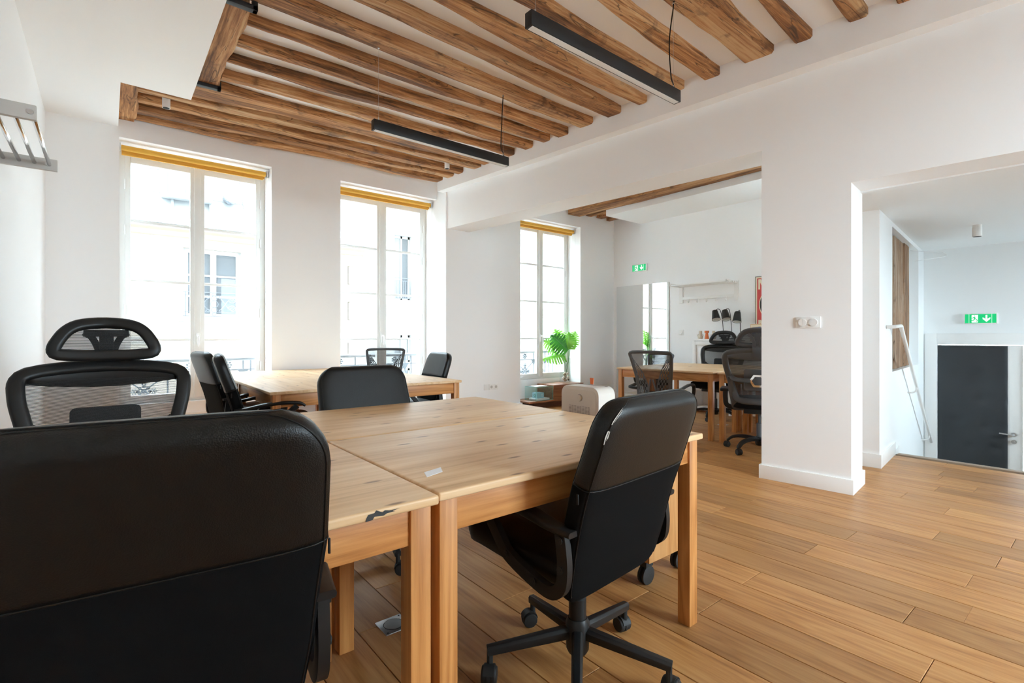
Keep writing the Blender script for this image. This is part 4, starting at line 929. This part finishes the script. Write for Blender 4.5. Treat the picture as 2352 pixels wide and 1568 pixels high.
def lamp(y, ty_, label, h0):
    t = thing('desk_lamp', label, 'lamp', (6.86, y, h0), 0, 'black desk lamps on the white cabinet')
    MB().lathe([(.06,0),(.06,.012),(.012,.018)], 20).build('base', 'black_metal', t, smooth='auto')
    MB().tube(spline([(0,0,.015),(0,ty_*.2,.25),(0,ty_*.45,.40),(0,ty_*.8,.435),(-.015,ty_+.01,.41)], 8), .0045, 6).build('stem', 'black_metal', t, smooth=True)
    Mx = Matrix.Translation((-.02, ty_+.012, .40)) @ Matrix.Rotation(R(-20 if ty_ > .02 else -4), 4, 'X') @ Matrix.Rotation(R(18), 4, 'Y')
    s = MB().lathe([(.012,.012),(.036,.01),(.040,.0),(.060,-.135),(.057,-.135),(.037,-.004),(.0,-.004)], 24, caps=False).xf(Mx).build('shade', 'black_metal', t, smooth='auto')
    MB().lathe([(.002,-.008),(.034,-.009),(.0555,-.133)], 24, caps=False).xf(Mx).build('shade_lining', 'lamp_shade_in', s, smooth='auto'); MB().lathe([(.004,-.02),(.016,-.04),(.022,-.075),(.016,-.10),(.003,-.112)], 12).xf(Mx).build('bulb', 'diffuser', s, smooth=True)
lamp(3.655, .115, 'black desk lamp with cone shade, leftmost of three', 1.065); lamp(3.535, .085, 'black desk lamp with cone shade, middle of three', 1.065); lamp(3.415, .02, 'black desk lamp with cone shade, rightmost of three', 1.035)
pc = thing('framed_picture', 'small light wood picture with blue shapes leaning on the cabinet', 'picture', (6.80, 3.155, 1.035))
MB().box(-.012,.008,-.075,.09,0,.235).build('frame', 'light_wood', pc, bevel=0.002); MB().box(-.0135,-.012,-.066,.081,.01,.225).build('print', 'cream_ink', pc)
bl = MB(); bl.prism([(.072,.15),(.06,.19),(-.05,.20),(-.055,.18),(.02,.165),(.0,.13),(.03,.10),(.075,.12)], -.0145,-.0134, 'x'); bl.prism([(-.01,.12),(-.03,.15),(-.04,.10),(-.055,.14),(-.06,.08),(-.02,.07)], -.0145,-.0134, 'x'); bl.build('blue_shapes', 'blue_ink', pc)
po = thing('poster', 'red and cream framed poster half hidden by the pillar', 'poster', (7.0, 2.97, 1.15))
MB().box(-.02,0,-.30,.30,0,.78).build('frame', 'black_metal', po, bevel=0.002); MB().box(-.0215,-.02,-.292,.292,.008,.772).build('sheet', 'cream_ink', po)
MB().box(-.0222,-.0214,-.272,.272,.028,.752).build('red_field', 'red_ink', po)
def disc(r, x, name, mt): MB().lathe([(r,x-.0004),(r,x)], 40, (0,0,.39), 'x').build(name, mt, po)
disc(.245,-.0222,'ring','cream_ink'); disc(.235,-.0226,'ring','black_ink'); disc(.15,-.0230,'ring','cream_ink')
fl_ = MB()
for k in range(14):
    a = 2*math.pi*k/14; fl_.lathe([(.02,-.0233),(.02,-.0228)], 8, (0, .192*math.cos(a), .39+.192*math.sin(a)), 'x')
fl_.build('dots', 'cream_ink', po)
def letter(polys, y, z): 
    b = MB()
    for pl in polys: b.prism([(y-px*.12, z+pz*.14) for px, pz in pl], -.0230,-.0221, 'x')
    b.build('letter', 'cream_ink', po)
Mlet = [[(0,0),(.2,0),(.2,1),(0,1)], [(.8,0),(1,0),(1,1),(.8,1)], [(.2,1),(.2,.7),(.45,.2),(.55,.2),(.55,.35),(.3,1)], [(.8,1),(.8,.7),(.55,.2),(.45,.2),(.45,.35),(.7,1)]]
Nlet = [[(0,0),(.2,0),(.2,1),(0,1)], [(.8,0),(1,0),(1,1),(.8,1)], [(.2,1),(.2,.7),(.8,0),(.8,.3),(.3,1)]]
letter(Mlet, .255, .60); letter(Nlet, .255, .04)

# low walnut bench in the window niche
bn = thing('walnut_bench', 'low walnut media bench in the third window niche', 'bench', (5.5, 5.85, 0))
MB().box(-.42,.55,-.12,.18,.0,.095).build('plinth', 'walnut_dark', bn, bevel=0.002); MB().box(-.60,.58,-.20,.20,.095,.122).build('shelf_board', 'walnut', bn, bevel=0.002)
dw = MB().box(-.09,.58,-.205,.21,.122,.345).build('drawer_box', 'walnut', bn, bevel=0.002)
gx = thing('glass_case', 'clear glass display case on the walnut bench', 'display case', (5.22, 5.79, 0.1225))
for q in ((-.17,.18,-.13,-.126,0,.205),(-.17,.18,.126,.13,0,.205),(-.17,-.166,-.126,.126,0,.205),(.176,.18,-.126,.126,0,.205),(-.17,.18,-.13,.13,.205,.209)): MB().box(*q).build('pane', 'clear_glass', gx)
ge = MB()
for a, b in (((-.17,-.13,0),(-.17,-.13,.209)),((.18,-.13,0),(.18,-.13,.209)),((-.17,-.13,.207),(.18,-.13,.207)),((-.17,-.13,.002),(.18,-.13,.002)),((-.17,-.13,.207),(-.17,.13,.207)),((-.17,-.13,.002),(-.17,.13,.002))): ge.bar(a, b, .005, .004)
ge.build('edge', 'glass_edge', gx)
tag(MB().box(5.10,5.36,5.69,5.88,.124,.150).build('white_book', 'paper', bevel=0.002), 'flat white book under the blue box in the glass case', 'book')
bb = thing('blue_box', 'pale blue box with round logo inside the glass case', 'box', (5.215, 5.78, .151)); MB().box(-.085,.06,-.055,.055,0,.085).build('carton', 'pale_blue', bb, bevel=0.002)
MB().tube([(-.0858,.0+.018*math.cos(a*.314),.045+.018*math.sin(a*.314)) for a in range(20)], .003, 5, True).build('logo', 'green_ink', bb); MB().tube([(.02+.016*math.cos(a*.314),-.0558,.045+.016*math.sin(a*.314)) for a in range(20)], .003, 5, True).build('logo', 'paper', bb)
tag(MB().box(5.12,5.36,5.74,5.89,.3322,.3335).build('brochure', 'paper'), 'white paper sheet lying on top of the glass case', 'paper')

va = thing('glass_vase', 'clear glass cylinder vase filled with shells on the bench', 'vase', (5.87, 5.86, 0.3455))
MB().lathe([(.0,.001),(.085,.001),(.09,.008),(.09,.40),(.087,.40),(.087,.01),(.0,.008)], 28, caps=False).build('glass', 'vase_glass', va, smooth='auto')
rv = random.Random(2)
for k in range(26):
    r = rv.uniform(.016,.026); a = rv.uniform(0,6.28); q = rv.uniform(0,.084-r); z = .012 + r + (k/26)*.12
    b = MB().lathe([(r*math.sin(i/6*math.pi)+.0005, -r*.7*math.cos(i/6*math.pi)) for i in range(7)], 8); b.xf(Matrix.Translation((q*math.cos(a), q*math.sin(a), z)) @ Matrix.Rotation(rv.uniform(0,3), 4, 'X'))
    b.build('shell', rv.choice(['pebble','pebble_dark','pebble_light','pebble_light']), va, smooth=True)
mo = thing('monstera_stems', 'green monstera leaves standing in the glass vase', 'plant', (5.87, 5.86, 0.3455))
def leaf(base, tip, face, size, mt):
    base, tip, face = Vector(base), Vector(tip), Vector(face); d = (tip-base).normalized(); x = d.cross(face).normalized(); nn = x.cross(d).normalized()
    lf = None; b = MB(); n = 9
    def P(s, t):  # s across -1..1, t along 0..1
        wdt = size*.52*(math.sin(math.pi*min(1, t*.92+.08))**.6)*(1.15-.35*t)
        return base + d*(size*(t*1.05-.12*abs(s)*(1-t))) + x*(s*wdt) - nn*(abs(s)**1.6*size*.14 + (t-.4)**2*size*.18)
    for sgn in (-1, 1):
        for k in range(n):
            t0, t1 = k/n, (k+1)/n
            for m_ in range(4):
                s0, s1 = m_/4, (m_+1)/4; gap = 0 if m_ < 1 else (.16 + .10*m_ if (k % 2) else .08*m_)
                ta0 = t0 + (t1-t0)*gap*.5*(m_/4) + .05*s0; ta1 = t1 - (t1-t0)*gap*(m_/4) + .05*s0; tb0 = t0 + (t1-t0)*gap*.5*s1 + .05*s1; tb1 = t1 - (t1-t0)*gap*s1 + .05*s1
                b.add([P(sgn*s0, min(1,ta0)), P(sgn*s1, min(1,tb0)), P(sgn*s1, min(1,tb1)), P(sgn*s0, min(1,ta1))], [(0,1,2,3)])
    lf = b.build('leaf', mt, mo, smooth=True)
    MB().tube([base, base + d*size*.5 + nn*.002, tip], .003, 5, scale=[1,.7,.3]).build('midrib', 'stem_green', lf, smooth=True)
V0 = Vector((.03, .0, .15))
for base, tip, fc_, sz, mt in (((.02,-.05,.53),(-.20,.06,.75),(-.62,-.78,.12),.36,'leaf_dark'), ((.0,.04,.60),(-.10,.12,.86),(-.6,-.75,.1),.30,'leaf_light'), ((.07,-.05,.60),(.13,-.10,.82),(-.62,-.78,.05),.25,'leaf_light'), ((-.06,.05,.56),(-.33,.22,.72),(-.5,-.75,.4),.30,'leaf_light'), ((-.02,.0,.46),(-.32,.16,.42),(-.3,-.5,.8),.34,'leaf_light'), ((.03,-.06,.55),(.02,-.06,.78),(-.65,-.7,.2),.27,'leaf_light')):
    leaf(base, tip, fc_, sz, mt)
    MB().tube(spline([V0, (Vector(base)+V0)/2 + Vector((.015,0,.02)), base], 5), .004, 6).build('stem', 'stem_green', mo, smooth=True)
MB().tube(spline([(0,0,.12),(.04,0,.30),(.075,-.01,.34),(.082,-.01,.25),(.082,-.01,.03)], 6), .003, 6).build('stem', 'stem_green', mo, smooth=True)

# rolling cabinet beside the foreground table with the beige box on top
rc_ = thing('rolling_cabinet', 'honey coloured wooden cabinet on casters at the end of the foreground table', 'cabinet', (1.985, 1.86, 0))
MB().box(-.16,.15,-.55,.55,.115,.53).build('body', 'cabinet_wood', rc_, bevel=0.003); MB().box(-.165,.155,-.555,.555,.53,.55).build('top', 'cabinet_wood', rc_, bevel=0.003)
for sx in (-1, 1):
    for sy in (-1, 1):
        b = MB()
        for s in (-1, 1): b.lathe([(.012,s*.006),(.040,s*.006),(.041,s*.016),(.030,s*.018)], 18, (sx*.125+.01,sy*.50,.0415), 'y')
        b.prism([(-.02,.05),(-.012,.10),(.03,.10),(.03,.04),(.012,.04)], -.024, -.020, 'y') if False else b.box(sx*.125-.02,sx*.125+.03,sy*.50-.024,sy*.50+.024,.084,.114)
        b.build('caster', 'rubber', rc_, smooth='auto')
bx_ = thing('beige_box', 'beige metal box with perforated front standing behind the table edge', 'box', (2.11, 1.845, 0.551))
sec = rrect(.27, .285, .045, 6)
shell = MB().sweep([(-.155,0,.143),(-.025,0,.143)], [(-a, b) for a, b in sec]).build('shell', 'beige_metal', bx_, bevel=0.004)
ip = rrect(.235, .25, .035, 6); fp = MB().sweep([(-.157,0,.143),(-.148,0,.143)], [(-a, b) for a, b in ip]).build('front_panel', 'beige_metal', bx_)
for r in range(22):
    z = .035 + r*.0068
    sl = MB()
    for c in range(8): sl.box(-.1582,-.1568,-.075+c*.0192,-.061+c*.0192,z,z+.0025)
    sl.build('slot_row', 'beige_dark', fp)
MB().lathe([(.0165,-.166),(.0165,-.156)], 22, (0,-.005,.225), 'x').build('knob', 'beige_metal', bx_, smooth='auto'); MB().tube([(-.158,-.005+.0185*math.cos(a*.3),.225+.0185*math.sin(a*.3)) for a in range(21)], .0012, 5, True).build('knob_ring', 'beige_dark', fp)
MB().box(-.06,-.052,-.11,.11,.2845,.2868).build('lid_groove', 'beige_dark', bx_); MB().prism([(.016,.286),(.036,.286),(.040,.322),(.012,.322)], -.03, -.0255, 'x').build('tag', 'orange', bx_, bevel=0.002)
